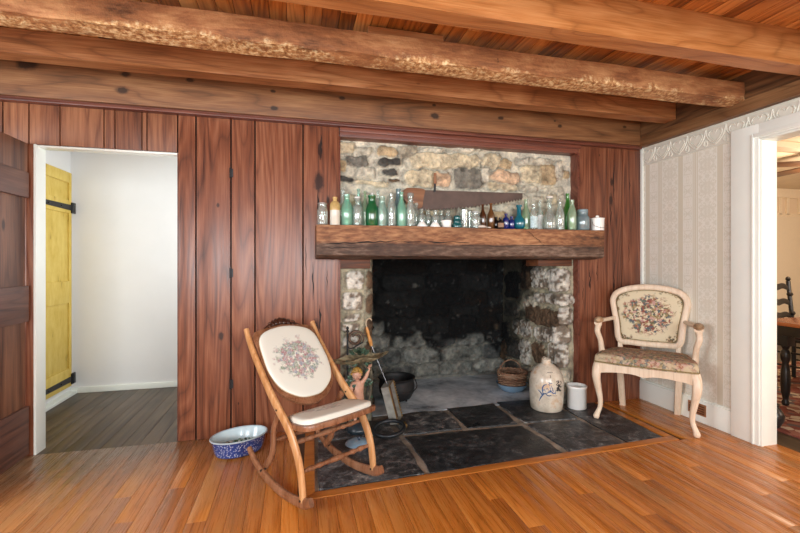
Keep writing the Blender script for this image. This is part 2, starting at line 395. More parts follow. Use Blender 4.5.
M['orangebeam'] = wood('orange varnished beam', hexc('6e3e1a'), hexc('a36635'), hexc('c58a55'), 'X', 0.45, 0.8, 0.5, 0.1, 0.4, 0.3, 0.35, blotc=.8, stretch=.22)
M['white'] = plain('white painted woodwork', hexc('f0f4ec'), 0.35, nz=0.015, scale=6)
M['plaster'] = plain('off white plaster', hexc('dfdcd3'), 0.85, nz=0.03, scale=3, bump=0.1)
M['passage'] = plain('pale passage plaster', hexc('e4e4e2'), 0.8, nz=0.02, scale=2, bump=0.08)
M['dark'] = plain('black painted iron', (0.012, 0.012, 0.014, 1), 0.45, 0.3)
def mantel_mat():
    t = NT('old hewn mantel timber'); p = t.tc.outputs['Object']
    q = t.vmath('MULTIPLY', p, (0.12, 1, 1)); n = t.noise(q, 6, 5, 0.65); f = t.noise(t.vmath('MULTIPLY', p, (0.25, 1, 1)), 45, 4, 0.65)
    z = t.sep(p)[2]
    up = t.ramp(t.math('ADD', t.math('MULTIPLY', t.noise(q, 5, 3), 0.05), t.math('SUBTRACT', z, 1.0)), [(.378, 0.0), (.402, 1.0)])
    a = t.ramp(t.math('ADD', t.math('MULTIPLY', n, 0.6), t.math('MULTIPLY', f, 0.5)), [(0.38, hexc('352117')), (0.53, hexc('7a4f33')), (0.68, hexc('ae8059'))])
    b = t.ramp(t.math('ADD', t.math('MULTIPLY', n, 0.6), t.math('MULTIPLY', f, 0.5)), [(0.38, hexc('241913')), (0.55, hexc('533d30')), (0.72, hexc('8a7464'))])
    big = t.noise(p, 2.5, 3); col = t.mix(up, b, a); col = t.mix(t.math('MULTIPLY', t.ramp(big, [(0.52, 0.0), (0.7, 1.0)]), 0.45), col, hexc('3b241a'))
    t.bump(t.math('ADD', n, t.math('MULTIPLY', f, 0.6)), 0.8, 0.012); return t.fin(col, 0.6, 0, 0.35)
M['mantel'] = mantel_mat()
def slate_mat():
    t = NT('black cleft slate'); p = t.tc.outputs['Object']; isl = t.geo.outputs['Random Per Island']
    n = t.noise(p, 16, 8, 0.75, 0.4); n2 = t.noise(t.vmath('ADD', p, t.comb(isl, isl, 0.0)), 2.6, 6, 0.7, 0.6)
    v = t.math('ADD', t.math('MULTIPLY', n, 0.7), t.math('MULTIPLY', n2, 0.45)); vn_ = t.math('ABSOLUTE', t.math('SUBTRACT', t.noise(p, 3.2, 4, .6, 1.5), .5)); v = t.math('ADD', v, t.math('MULTIPLY', t.ramp(vn_, [(0.0, 1.0), (.012, 0.0)]), .07)); v = t.math('ADD', v, t.math('MULTIPLY', t.math('SUBTRACT', isl, 0.5), 0.12))
    col = t.ramp(v, [(0.47, hexc('18191b')), (0.585, hexc('323335')), (0.66, hexc('5c5c5d')), (0.75, hexc('a19d96'))])
    t.bump(n, 0.55, 0.02); return t.fin(col, t.ramp(n2, [(0.3, 0.25), (0.7, 0.5)]), 0, 0.5)
M['slate'] = slate_mat()
def grout_mat(name, a, b, c, sc=9):
    t = NT(name); p = t.tc.outputs['Object']; n = t.noise(p, sc, 7, 0.7, 0.4); n2 = t.noise(p, sc * .22, 4, 0.6, 1.2)
    f = t.math('ADD', t.math('MULTIPLY', n, 0.5), t.math('MULTIPLY', n2, 0.6))
    t.bump(n, 0.6, 0.01); return t.fin(t.ramp(f, [(0.4, a), (0.54, b), (0.7, c)]), 0.75, 0, 0.3)
M['grout'] = grout_mat('sandy grey hearth joints', hexc('5c564e'), hexc('857c70'), hexc('aca294'))
M['ash'] = grout_mat('ash grey firebox floor', hexc('5c646b'), hexc('a9b1b8'), hexc('d6dbdf'), 6)

# ================================================================ room shell
XR = 3.053; DY = 3.2; XL = -3.2; YB = -2.2; ZC = 2.53
def planks_x(name, seams, z0, z1, y0, y1, mat, gap=0.006, axis='x', bev=0.003, label=None, x0c=None):
    b = MB()
    for a, c in zip(seams[:-1], seams[1:]): b.box((a + gap / 2, y0, z0), (c - gap / 2, y1, z1), bev)
    return struct(b.build(name, mat, smooth=30), label)
# floor boards run away from the camera
b = MB(); x = XL; r = random.Random(3)
while x < XR - 0.01:
    w = 0.082 + r.uniform(-.006, .012); y = YB - r.uniform(0, 1.5)
    x2 = min(x + w, XR)
    while y < DY:
        y2 = y + r.uniform(1.6, 3.4)
        if y2 > DY - 0.5: y2 = DY
        segs = [(max(y, YB), min(y2, DY))]
        if segs[0][1] - segs[0][0] > .02:
            xa, xb = x + .0006, x2 - .0006; ya, yb = segs[0]
            # the hearth is let into the boards
            if xb > 0.045 and xa < 2.63:
                lim = 2.25 + (max(min((xa + xb) / 2, 2.55), .1) - .1) / 2.45 * .135
                if ya < lim: b.box((xa, ya, -.02), (xb, min(yb, lim), 0), .0012)
            else: b.box((xa, ya, -.02), (xb, yb, 0), .0012)
        y = y2 + .0008
    x = x2
floor = struct(b.build('floor', M['floor'], smooth=30), 'worn orange pine floorboards running towards the fireplace wall')
b = MB(); x = -2.6
while x < -0.3:
    w = 0.1 + r.uniform(-.012, .02); ym = DY + r.uniform(-.035, .02)
    b.box((x, DY + .0008, -.021), (x + w - .002, 4.75, -.001), .002); x += w
struct(b.build('floor_passage', M['floorold'], smooth=30), 'dark worn floorboards of the passage beyond the doorway')
struct(MB().box((XL - .1, YB - .1, -.08), (3.3, 4.9, -.022)).build('floor_base', M['floorold'], smooth=0))
# ceiling boards
b = MB(); x = XL; r = random.Random(11)
while x < 3.17:
    w = 0.088 + r.uniform(-.004, .004); y = YB
    while y < 3.3:
        y2 = y + r.uniform(1.2, 3.0)
        if y2 > 2.9: y2 = 3.3
        b.box((x + .001, y, ZC), (x + w - .001, y2 - .001, ZC + .02), .003); y = y2
    x += w
struct(b.build('ceiling', M['ceil'], smooth=30), 'orange varnished ceiling boards between the beams')
struct(MB().box((XL - .1, YB - .1, ZC + .021), (3.17, 5.0, ZC + .1)).build('ceiling_base', M['darkplank'], smooth=0))

# fireplace wall, its back and its panelling
def wb(name, a, c, mat, **k): return struct(MB().box(a, c).build(name, mat, smooth=0))
DX0, DX1, DZ = -1.612, -0.777, 1.985
wb('wall_back', (XL, DY + .022, 0), (DX0 - .004, DY + .10, 2.5), M['passage'])
wb('wall_back', (DX0 - .004, DY + .022, DZ + .004), (DX1, DY + .10, 2.5), M['passage'])
wb('wall_back', (DX1, DY + .022, 0), (0.332, DY + .10, 2.5), M['passage'])
wb('wall_back', (0.332, DY + .12, 2.19), (XR, DY + .2, 2.5), M['passage'])
wb('wall_back', (2.42, DY + .022, 0), (XR, DY + .10, 2.5), M['passage'])
for a_, c_ in (((XL, DY + .0195, 0), (DX0 - .004, DY + .0218, 2.5)), ((DX0 - .004, DY + .0195, DZ + .006), (DX1, DY + .0218, 2.5)), ((DX1 + .002, DY + .0195, 0), (.33, DY + .0218, 2.5)), ((2.425, DY + .0195, 0), (XR, DY + .0218, 2.5))):
    struct(MB().box(a_, c_).build('wall_back_gap_shade', plain('black sheet shading board gaps', (.008, .005, .004, 1), .9), smooth=0))  # black sheet added behind the boards so their gaps look shaded
sx = [atY(u, 300, DY).x for u in (178, 196, 231, 255, 303)] + [0.332]
sx[0] = DX1
planks_x('wall_back_panelling', sx[:-1], 0.0, 2.25, DY - .002, DY + .02, M['wallplank'], .009, bev=.004, label='wide red brown vertical boards between doorway and fireplace')
pl = planks_x('wall_back_panelling', sx[-2:], 0.0, 2.25, DY - .002, DY + .02, M['wallplank'], .009, bev=.004, label='knotty split board beside the stone fireplace')
sh = [-3.2, -3.0, -2.82, -2.6, -2.45, -2.25, -2.02] + [atY(u, 130, DY).x for u in (-32, 3, 29, 60, 104, 115, 142, 147, 177)]
sh = [h for h in sh if True]; sh[-1] = DX1
planks_x('wall_back_panelling', sh, DZ + .004, 2.25, DY - .002, DY + .02, M['headplank'], .006, bev=.003, label='brown boards over the doorway')
planks_x('wall_back_panelling', [-3.2, -3.0, -2.82, -2.6, -2.45, -2.25, -2.02, -1.82, DX0], 0, DZ + .003, DY - .002, DY + .02, M['wallplank'], .006, bev=.003)
planks_x('wall_back_panelling', [2.395, atY(607, 300, DY).x, atY(622, 300, DY).x, XR], 0, 2.25, DY - .002, DY + .02, M['wallplank'], .007, bev=.003, label='red brown boards right of the stone fireplace')
# moulding above the stone, its side reveals
struct(MB().box((.332, DY - .008, 2.176), (2.395, DY + .10, 2.245), .006).box((.332, DY - .02, 2.212), (2.41, DY - .006, 2.245), .006).build('trim_1', M['redtrim']), 'dark red moulding across the top of the stone')
struct(MB().box((2.385, DY - .014, 0), (2.401, DY + .1, 2.18), .004).build('trim_2', M['redtrim']))
struct(MB().box((.328, DY - .004, 0), (.338, DY + .06, 2.18), .002).build('trim_3', M['redtrim']))
# cornice strip under the plate board
b = MB().box((XL, DY - .055, 2.243), (XR - .04, DY, 2.262), .006).box((XL, DY - .04, 2.262), (XR - .04, DY, 2.275), .004)
struct(b.build('trim_4', M['redtrim']), 'thin dark red cornice strip')
# small iron hinges in the board seam left of the rocking chair
for zz, u in ((atY(230, 173, DY).z, 230.5), (atY(230, 273, DY).z, 230.5), (atY(230, 384, DY).z, 230.5)):
    X0 = atY(u, 300, DY).x
    h = MB().sweep([(X0, DY - .008, zz - .035), (X0, DY - .008, zz + .035)], .012, n=8).box((X0 + .002, DY - .005, zz - .03), (X0 + .018, DY - .001, zz + .03))
    struct(h.build('trim_hinge', M['dark']), 'small black iron hinge in the panel seam')
# cracks and splits in the knotty board left of the fireplace and the right boards
cr = MB()
def crack(u, v0, v1, w, seed, Y=DY - .0035):
    q = random.Random(seed); pts = []; n = 9; ww = []
    for i in range(n):
        t = i / (n - 1); p = atY(u + q.uniform(-.45, .45), v0 + (v1 - v0) * t, Y); pts.append(p); ww.append(max(.002, w * math.sin(PI * t) * q.uniform(.5, 1.3)))
    cr.sweep(bez(pts, 3), lerpl(ww, 25), .0015, side=(1, 0, 0), n=6)
for a in ((321, 134, 160, .016, 1), (318, 190, 232, .02, 2), (313, 262, 300, .012, 3), (320, 305, 331, .018, 4), (327, 270, 292, .006, 5), (306, 238, 280, .006, 6), (614, 160, 200, .014, 7), (611, 205, 225, .01, 8), (590, 270, 292, .012, 9), (597, 262, 281, .007, 10), (614, 262, 300, .009, 11), (630, 180, 190, .006, 12), (629, 240, 262, .006, 13), (583, 280, 305, .006, 14)): crack(*a)
struct(cr.build('wall_back_crack', plain('dark split in the board', (.012, .006, .005, 1), .8), smooth=30))

# passage beyond the doorway
PX = -2.04; PY = 4.62
wb('wall_passage_far', (PX - .1, PY, 0), (-.2, PY + .08, 2.5), M['passage'])
wb('wall_passage_left', (PX - .1, DY + .1, 0), (PX, PY, 2.5), M['passage'])
wb('wall_passage_right', (-.3, DY + .1, 0), (-.22, PY, 2.5), M['passage'])
wb('ceiling_passage', (PX, DY + .1, 2.3), (-.3, PY, 2.36), M['passage'])
struct(MB().box((PX, PY - .014, 0), (-.3, PY, .055), .003).build('baseboard_passage', M['white']), 'low white baseboard of the passage')
struct(MB().box((DX0 - .002, DY - .006, 0), (DX0 + .012, DY + .104, DZ + .004), .002).box((DX0, DY + .02, DZ - .008), (DX1, DY + .104, DZ + .004), .001).build('trim_5', M['white']), 'white doorway jamb')
struct(MB().box((DX1 - .004, DY + .01, 0), (DX1 + .001, DY + .1, DZ), .001).build('trim_6', M['redtrim']))

# right wall: wallpaper, border, baseboard, opening to the dining room
OY0, OY1, OZ = 1.25, 2.163, 2.05     # clear opening
def paper_mat():
    t = NT('cream striped damask wallpaper'); p = t.tc.outputs['Object']; s = t.sep(p); y = s[1]; z = s[2]
    ph = t.math('MULTIPLY', t.math('FRACT', t.math('DIVIDE', t.math('ADD', y, 10 * .33 - 2.49), .33)), .33)
    inA = t.math('LESS_THAN', ph, .15)
    inB = t.math('MULTIPLY', t.math('GREATER_THAN', ph, .20), t.math('LESS_THAN', ph, .28))
    yc = t.math('ADD', t.math('MULTIPLY', inA, .075), t.math('MULTIPLY', inB, .24))
    d = t.math('ABSOLUTE', t.math('SUBTRACT', ph, yc))
    zp = t.math('PINGPONG', z, .09)
    v = t.comb(t.math('MULTIPLY', d, 1.0), t.math('MULTIPLY', zp, .8), t.math('MULTIPLY', inB, 3.0))
    dm = t.noise(v, 48, 3, 0.5, 1.2)
    msk = t.math('MULTIPLY', t.math('ADD', inA, inB), t.ramp(dm, [(0.47, 0.0), (0.53, 1.0)]))
    e = None
    for x in (0.0, .15, .2, .28, .33, .165, .185):
        q = t.math('LESS_THAN', t.math('ABSOLUTE', t.math('SUBTRACT', ph, x)), .003)
        e = q if e is None else t.math('MAXIMUM', e, q)
    base = t.mix(t.math('ADD', inA, inB), hexc('d6cfbc'), hexc('dcd8c9'))
    col = t.mix(t.math('MULTIPLY', msk, .8), base, hexc('eae7dc')); col = t.mix(t.math('MULTIPLY', e, .8), col, hexc('ebebe2'))
    return t.fin(col, 0.6, 0, 0.3)
M['paper'] = paper_mat()
M['border'] = plain('embossed cream border paper', hexc('dedccf'), 0.5, nz=0.01)
def rw(name, a, c, mat, lab=None): return struct(MB().box(a, c).build(name, mat, smooth=0), lab)
rw('wall_right', (XR, OY1 + .012, 0), (XR + .1, DY + .2, 2.262), M['paper'], 'cream striped damask papered wall')
rw('wall_right', (XR, YB, 0), (XR + .1, OY0 - .012, 2.262), M['paper'])
rw('wall_right', (XR, OY0 - .012, OZ + .012), (XR + .1, OY1 + .012, 2.262), M['paper'])
# embossed border: a band of hearts between two beads
b = MB().box((XR - .004, YB, 2.095), (XR, DY, 2.258), .001)
for z in (2.1, 2.252): b.sweep([(XR - .004, YB, z), (XR - .004, DY, z)], .008, n=6)
k = 0
while True:
    yc = 3.118 - .1555 * k; k += 1
    if yc < 0.9: break
    h = [(0, -.045), (.035, -.012), (.052, .018), (.04, .042), (.016, .044), (0, .02)]
    pts = [Vector((XR - .005, yc + a, 2.178 + c)) for a, c in h] + [Vector((XR - .005, yc - a, 2.178 + c)) for a, c in h[-2:0:-1]]
    b.sweep(bez(pts, 3, True), .012, .009, n=6, closed=True, side=(1, 0, 0))
    hp_ = [(p.y, p.z) for p in bez(pts, 3, True)]; hc_ = (yc, 2.178)
    b.prism([(hc_[0] + (y_ - hc_[0]) * .8, hc_[1] + (z_ - hc_[1]) * .8) for y_, z_ in hp_], .005, Matrix(((0, 0, -1, XR - .003), (1, 0, 0, 0), (0, 1, 0, 0), (0, 0, 0, 1))))
    h2 = [(.0, -.03), (.02, -.008), (.03, .012), (.018, .026), (0, .008)]
    pts = [Vector((XR - .005, yc + a, 2.178 + c)) for a, c in h2] + [Vector((XR - .005, yc - a, 2.178 + c)) for a, c in h2[-2:0:-1]]
    b.sweep(bez(pts, 2, True), .006, .006, n=5, closed=True, side=(1, 0, 0))
    for sg in (-1, 1):
        b.sweep(bez([(XR - .005, yc + sg * .077, 2.238), (XR - .005, yc + sg * .068, 2.19), (XR - .005, yc + sg * .04, 2.145), (XR - .005, yc, 2.115)], 3), .010, .009, n=5, side=(1, 0, 0))
    b.sweep(bez([(XR - .005, yc + .0777, 2.115), (XR - .005, yc + .062, 2.13), (XR - .005, yc + .0777, 2.165), (XR - .005, yc + .093, 2.13)], 3, True), .008, .008, n=5, closed=True, side=(1, 0, 0))
struct(b.build('trim_7', M['border'], smooth=50), 'embossed heart border at the top of the wallpaper')
struct(MB().box((XR - .012, DY - .03, .15), (XR, DY - .002, 2.26), .003).build('trim_8', M['white']))
b = MB().box((XR - .018, OY1 + .17, .0), (XR, DY, .165), .003).box((XR - .012, OY1 + .17, .165), (XR, DY, .18), .004)
struct(b.build('baseboard_right', M['white']), 'tall white baseboard under the wallpaper')
struct(MB().box((XR - .018, YB, 0), (XR, OY0 - .2, .165), .003).build('baseboard_right', M['white']))
# vent set in the baseboard
v = thing('baseboard_vent', 'small copper coloured vent grille in the white baseboard', 'vent', (XR - .018, 2.632, .10))
MB().box((-.006, -.075, -.045), (0, .075, .045), .002).build('grille', plain('copper brown grille', hexc('b98560'), .35, .5, nz=.2), v)
for i in range(4):
    MB().box((-.009, -.062, -.031 + i * .018), (-.005, .062, -.025 + i * .018)).build('slat', plain('worn copper slat', hexc('6b4634'), .4, .6, nz=.2), v)
# casing of the opening
b = MB()
def casing(y0, y1, z0, z1): pass
b.box((XR - .030, OY1 + .012, 0), (XR, OY1 + .200, OZ + .115), .003).box((XR - .040, OY1 + .055, 0), (XR - .018, OY1 + .012 + .03, OZ + .05), .004)
b.box((XR - .030, OY0 - .2, OZ + .012), (XR, OY1 + .0115, OZ + .1149), .003).box((XR - .0395, OY0 - .04, OZ + .025), (XR - .018, OY1 + .04, OZ + .05), .004)
b.box((XR - .022, OY0 - .2, 0), (XR, OY0 - .012, OZ + .02), .003)
struct(b.build('trim_9', M['white']), 'wide white casing of the dining room doorway')
b = MB().box((XR - .02, OY1, 0), (XR + .115, OY1 + .013, OZ + .012), .002).box((XR - .02, OY0 - .012, 0), (XR + .115, OY0, OZ + .012), .002).box((XR - .02, OY0, OZ), (XR + .115, OY1, OZ + .012), .002)
struct(b.build('trim_10', M['white']))
# plate boards: back and right
struct(MB().box((XL, DY - .05, 2.276), (XR - .053, DY + .03, ZC - .002), .004).build('trim_11', M['girder']), 'wide knotty plate board over the panelling')
struct(MB().box((XR - .053, YB, 2.262), (XR + .1, DY + .1, 2.352), .006).box((XR - .045, YB, 2.354), (XR + .1, DY + .1, ZC - .002), .004).build('trim_12', M['girdery']), 'brown timber plate over the papered wall')

# the rest of the room behind the camera
def wallwin(name, horiz, fixed0, fixed1, lo, hi, wins, mat):
    """wall with window holes built of boxes; wins = (a0,a1,z0,z1)"""
    b = MB(); cur = lo
    def bx(a0, a1, z0, z1):
        if horiz: b.box((a0, fixed0, z0), (a1, fixed1, z1))
        else: b.box((fixed0, a0, z0), (fixed1, a1, z1))
    for (a0, a1, z0, z1) in wins:
        bx(cur, a0, 0, ZC); bx(a0, a1, 0, z0); bx(a0, a1, z1, ZC); cur = a1
    bx(cur, hi, 0, ZC); return struct(b.build(name, mat, smooth=0))
wallwin('wall_rear', True, YB - .1, YB, XL - .1, 3.2, [(-1.65, -.15, .8, 2.1), (.75, 2.25, .8, 2.1)], M['plaster'])
wallwin('wall_left', False, XL - .1, XL, YB, 3.3, [(-.45, 1.05, .8, 2.1)], M['plaster'])
def winframe(name, horiz, f, a0, a1, z0, z1):
    b = MB()
    def bx(p0, p1, q0, q1, t=.03):
        if horiz: b.box((p0, f - t, q0), (p1, f + t, q1), .004)
        else: b.box((f - t, p0, q0), (f + t, p1, q1), .004)
    am = (a0 + a1) / 2; zm = (z0 + z1) / 2
    for a in (a0, a1 - .05): bx(a, a + .05, z0, z1)
    bx(a0, a1, z0, z0 + .05); bx(a0, a1, z1 - .05, z1); bx(a0, a1, zm - .02, zm + .02, .02); bx(am - .015, am + .015, z0, z1, .018)
    return struct(b.build(name, M['white']))
winframe('window_1', True, YB - .05, -1.65, -.15, .8, 2.1); winframe('window_2', True, YB - .05, .75, 2.25, .8, 2.1); winframe('window_3', False, XL - .05, -.45, 1.05, .8, 2.1)

# ---------------------------------------------------------------- beams
def beam(x0, x1, y0, y1, z0, z1, mat, seed, amp=.006, chip=0.0, sag=0.0, nseg=90):
    """rough four-sided timber along X with wavering faces and a chipped lower edge"""
    b = MB(); vs = []; fs = []
    sec = [(0, 0), (.5, 0), (1, 0), (1, .5), (1, 1), (.5, 1), (0, 1), (0, .75), (0, .5), (0, .28), (0, .1)]
    m = len(sec)
    for i in range(nseg + 1):
        t = i / nseg; x = x0 + (x1 - x0) * t
        for k, (a, c) in enumerate(sec):
            y = y0 + (y1 - y0) * a; z = z0 + (z1 - z0) * c
            d = noise.noise(Vector((x * 1.7, k * .6, seed))) * amp + noise.noise(Vector((x * 8, k * 1.7, seed + 9))) * amp * .6
            e = noise.noise(Vector((x * 1.7, k * .6, seed + 30))) * amp
            if chip and c <= .3 and a == 0:
                d += chip * max(0, noise.noise(Vector((x * 11, c * 4, seed + 3))) + .15) * (1 - c)
            if chip and k == 0: d += .018; e += .010
            vs.append((x, y + d, z + e + sag * math.sin(PI * t)))
    for i in range(nseg):
        for k in range(m): k2 = (k + 1) % m; fs.append((i * m + k, i * m + k2, (i + 1) * m + k2, (i + 1) * m + k))
    fs += [tuple(range(m)), tuple(nseg * m + k for k in range(m - 1, -1, -1))]
    return b.add(vs, fs)
XE = XR - .052
o = beam(XL, XE, 1.755, 1.86, 2.335, ZC - .001, M['orangebeam'], 4, .004).build('ceiling_beam', M['orangebeam'], smooth=35)
struct(o, 'orange varnished ceiling beam nearest the camera')
o = beam(XL, XE, 2.25, 2.37, 2.335, 2.47, M['beam'], 21, .008, .03).build('ceiling_beam', M['beam'], smooth=35)
struct(o, 'rough hewn ceiling beam with pale chipped lower edge')
o = beam(XL, XE, 2.79, 2.90, 2.39, ZC - .005, M['beam2'], 31, .005).build('ceiling_beam', M['beam2'], smooth=35)
struct(o, 'brown ceiling beam closest to the fireplace wall')
for y in (1.2, .65, .1, -.45, -1.0, -1.55):
    struct(beam(XL, XE, y, y + .11, 2.335, ZC - .001, M['orangebeam'], y, .004, nseg=30).build('ceiling_beam', M['orangebeam'], smooth=35))
a = atY(368, 40, 2.27).x; c = atY(443, 40, 2.27).x
struct(MB().box((a, 2.262, 2.468), (c, 2.36, 2.512), .004).build('trim_13', M['beam2']), 'short board laid on the rough hewn beam')
for xx in (-2.5, ): struct(MB().box((xx, 2.29, 2.462), (xx + .12, 2.35, ZC), .004).build('trim_14', M['darkplank']))
# ================================================================ fireplace
YS = 3.28
CR = hexc('beb196'); TN = hexc('ad9878'); GR = hexc('77736a'); DG = hexc('4b4945'); PL_ = hexc('b8b1a0'); OR = hexc('b59a80'); WH = (.7, .68, .6, .22); BR = hexc('5e4c3c'); BK = hexc('1c1d20'); GB = (.3, .26, .2, -.02)
up = [(347, 147, 8, 5, 0, CR), (357.5, 161, 10, 5, -4, GR), (343, 166, 4, 6, 0, TN), (363, 152, 8, 4.5, 0, PL_), (388, 151.5, 10, 5, -3, TN), (390, 162.5, 12, 3.6, 0, DG), (390, 172, 7.5, 3.2, 0, DG),
      (394, 181, 8, 1.7, -8, BR), (409, 152.5, 8.5, 6, 0, GB), (446, 161, 33, 7, 2, CR), (424, 178, 17, 7.5, 0, CR), (442, 179.5, 8, 7, 0, OR), (348, 179, 8, 3, 0, DG), (367, 172, 9, 5, 0, PL_), (372, 183, 17, 3, -2, CR),
      (469, 179, 13.5, 9.5, 0, GR), (492, 161, 8, 6.2, 0, CR), (506, 164, 5.5, 4.6, 0, TN), (506, 177, 14, 5.5, -8, OR), (503, 187, 16, 3.6, -3, CR), (530, 189, 8, 3.6, 0, PL_), (531, 174, 9, 7.5, 0, CR), (548, 175, 8, 9, 0, TN),
      (536, 162, 16, 3.4, 0, PL_), (559, 169, 3.8, 8, 0, PL_), (566, 174, 3.6, 4.2, 0, TN), (552, 195, 12, 6.5, 5, PL_), (486, 176, 4, 7, 0, PL_), (433, 149, 12, 2.4, 0, PL_), (470, 150, 16, 2, 0, PL_)]
q = random.Random(5); u = 346
while u < 568:
    w = q.uniform(7, 14); up.append((u + w / 2, 200 + q.uniform(-3, 3), w / 2 - .6, q.uniform(4.5, 6.5), q.uniform(-6, 6), q.choice([CR, PL_, TN, PL_, GB, CR]))); u += w + 2.5
u = 343
while u < 568:
    w = q.uniform(8, 17); up.append((u + w / 2, 215 + q.uniform(-2, 2), w / 2 - .6, q.uniform(4.5, 6.5), q.uniform(-6, 6), q.choice([CR, PL_, TN, GR, GB]))); u += w + 2.5
st = []
for (u, v, hu, hv, a, c) in up:
    p = atY(u, v, YS); dx = atY(u + 1, v, YS).x - p.x; dz = p.z - atY(u, v + 1, YS).z
    st.append((p.x, p.z, hu * dx * 1.10, hv * dz * 1.12, a, c if c[3] == 1 else hexc('958c7b')))
rubble('wall_back_stone', lambda s, z: (s, YS + .012, z), lambda s, z: (0, -1, 0), .30, 2.44, 1.44, 2.24, st, hexc('c2bcab'), M['stone'], seed=3, deep=.03)['label'] = 'cream and grey rubble stone above the mantel'
# left jamb: face, rounded inner corner, cheek running back
MORT = hexc('a39d88')
def soft_corner(xa, xf, ya, yf, rad, sgn):
    """path: from face to cheek. returns pos,nrm of arc length s"""
    pass
LF = 0.60
def posL(s, z):
    L1 = LF - .06 - .332; A = .06 * PI / 2
    if s < L1: return (.332 + s, 3.25, z)
    if s < L1 + A: a = (s - L1) / .06; return (LF - .06 + .06 * math.sin(a), 3.31 - .06 * math.cos(a), z)
    return (LF, 3.31 + s - L1 - A, z)
def nrmL(s, z):
    L1 = LF - .06 - .332; A = .06 * PI / 2
    if s < L1: return (0, -1, 0)
    if s < L1 + A: a = (s - L1) / .06; return (math.sin(a), -math.cos(a), 0)
    return (1, 0, 0)
jl = [(355, 280, 8.5, 8, 0, WH), (352, 301, 9.5, 8.5, 0, WH), (352, 317, 9.5, 3.8, 0, GB), (351, 328, 8, 4.5, 0, WH), (368, 280, 3.5, 9, 0, BR), (369, 303, 4, 11, 0, BR), (368, 328, 4, 9, 0, BR), (352, 343, 9, 7, 0, GB), (368, 348, 4, 8, 0, BR),
      (350, 361, 8, 7, 0, GR), (365, 366, 5, 7, 0, DG), (352, 379, 10, 7, 0, GB), (368, 383, 4, 8, 0, DG), (350, 396, 8, 7, 0, DG), (364, 400, 6, 7, 0, DG), (356, 413, 12, 6, 0, DG)]
st = []
for (u, v, hu, hv, a, c) in jl:
    p = atY(u, v, 3.25); st.append((p.x - .332, p.z, hu * .0078, hv * .0082, a, c))
q = random.Random(8)
for zz in np.arange(.08, 1.5, .15):
    s_ = .34
    while s_ < 1.35:
        w = q.uniform(.08, .17); st.append((s_ + w, zz + q.uniform(-.02, .02), w - .012, .062, 0, q.choice([BK, BR, DG, BK]))); s_ += 2 * w
def sootL(X, Z, C, a, b, c):
    k = np.clip((X - .22) / .10 + a * .8, 0, 1)[..., None]; return C * (1 - k) + (C * .10 + .004) * k
rubble('wall_firebox_left', posL, nrmL, 0, 1.38, -.01, 1.27, st, MORT, M['stone'], .008, 5, 1.2, .03, sootL)
# right jamb: cheek from the back to the front, then the face
RF = 2.25
def posR(s, z):
    if s < .99: return (RF, 4.30 - s, z)
    A = .06 * PI / 2
    if s < .99 + A: a = (s - .99) / .06; return (RF + .06 - .06 * math.cos(a), 3.31 - .06 * math.sin(a), z)
    return (RF + .06 + s - .99 - A, 3.25, z)
def nrmR(s, z):
    if s < .99: return (-1, 0, 0)
    A = .06 * PI / 2
    if s < .99 + A: a = (s - .99) / .06; return (-math.cos(a), -math.sin(a), 0)
    return (0, -1, 0)
jr = [(527, 275, 5, 13, 0, BR), (540, 278, 7, 10, 0, GB), (557, 281, 12, 10.5, 0, WH), (551, 299, 17, 5, 0, WH), (530, 303, 6, 6, 0, PL_), (544, 317, 17, 8, -3, BR), (565, 316, 6, 8, 0, WH), (523, 328, 9, 7, 0, WH), (543, 334, 6.5, 7, 0, WH), (559, 335, 10, 8, 0, GB),
      (513, 347, 8, 9, 0, DG), (526, 352, 5, 12, 0, WH), (540, 353, 6, 9, 0, BR), (558, 356, 10, 11, 0, GB), (512, 309, 7, 7, 0, GR), (513, 285, 7, 12, 0, BK), (505, 330, 4, 8, 0, BK), (504, 350, 4, 8, 0, BR), (557, 378, 12, 7, 0, PL_), (540, 376, 6, 8, 0, PL_), (525, 374, 6, 7, 0, GR), (512, 367, 6, 7, 0, DG), (555, 394, 12, 6, 0, GR)]
st = []
for (u, v, hu, hv, a, c) in jr:
    if u < 556:
        p = atX(u, v, RF); p2 = atX(u + 1, v, RF); s_ = 4.30 - p.y; ds = abs(p.y - p2.y); dz = p.z - atX(u, v + 1, RF).z
    else:
        p = atY(u, v, 3.25); s_ = p.x - RF - .06 + .99 + .094; ds = .0098; dz = .0089
    st.append((s_, p.z, hu * ds * 1.1, hv * dz * 1.1, a, c))
def sootR(X, Z, C, a, b, c):
    k = np.clip((.56 + (Z - .55) * .38 - X) / .26 + a * 1.3 + c * .8, 0, 1)[..., None]; k = k * np.clip((Z - .12) / .35 + b * .7 + .2, .25, 1)[..., None]
    return C * (1 - k) + (C * .10 + .004) * k
rubble('wall_firebox_right', posR, nrmR, 0, .99 + .094 + .10, -.01, 1.27, st, MORT, M['stone'], .008, 15, 1.3, .03, sootR)
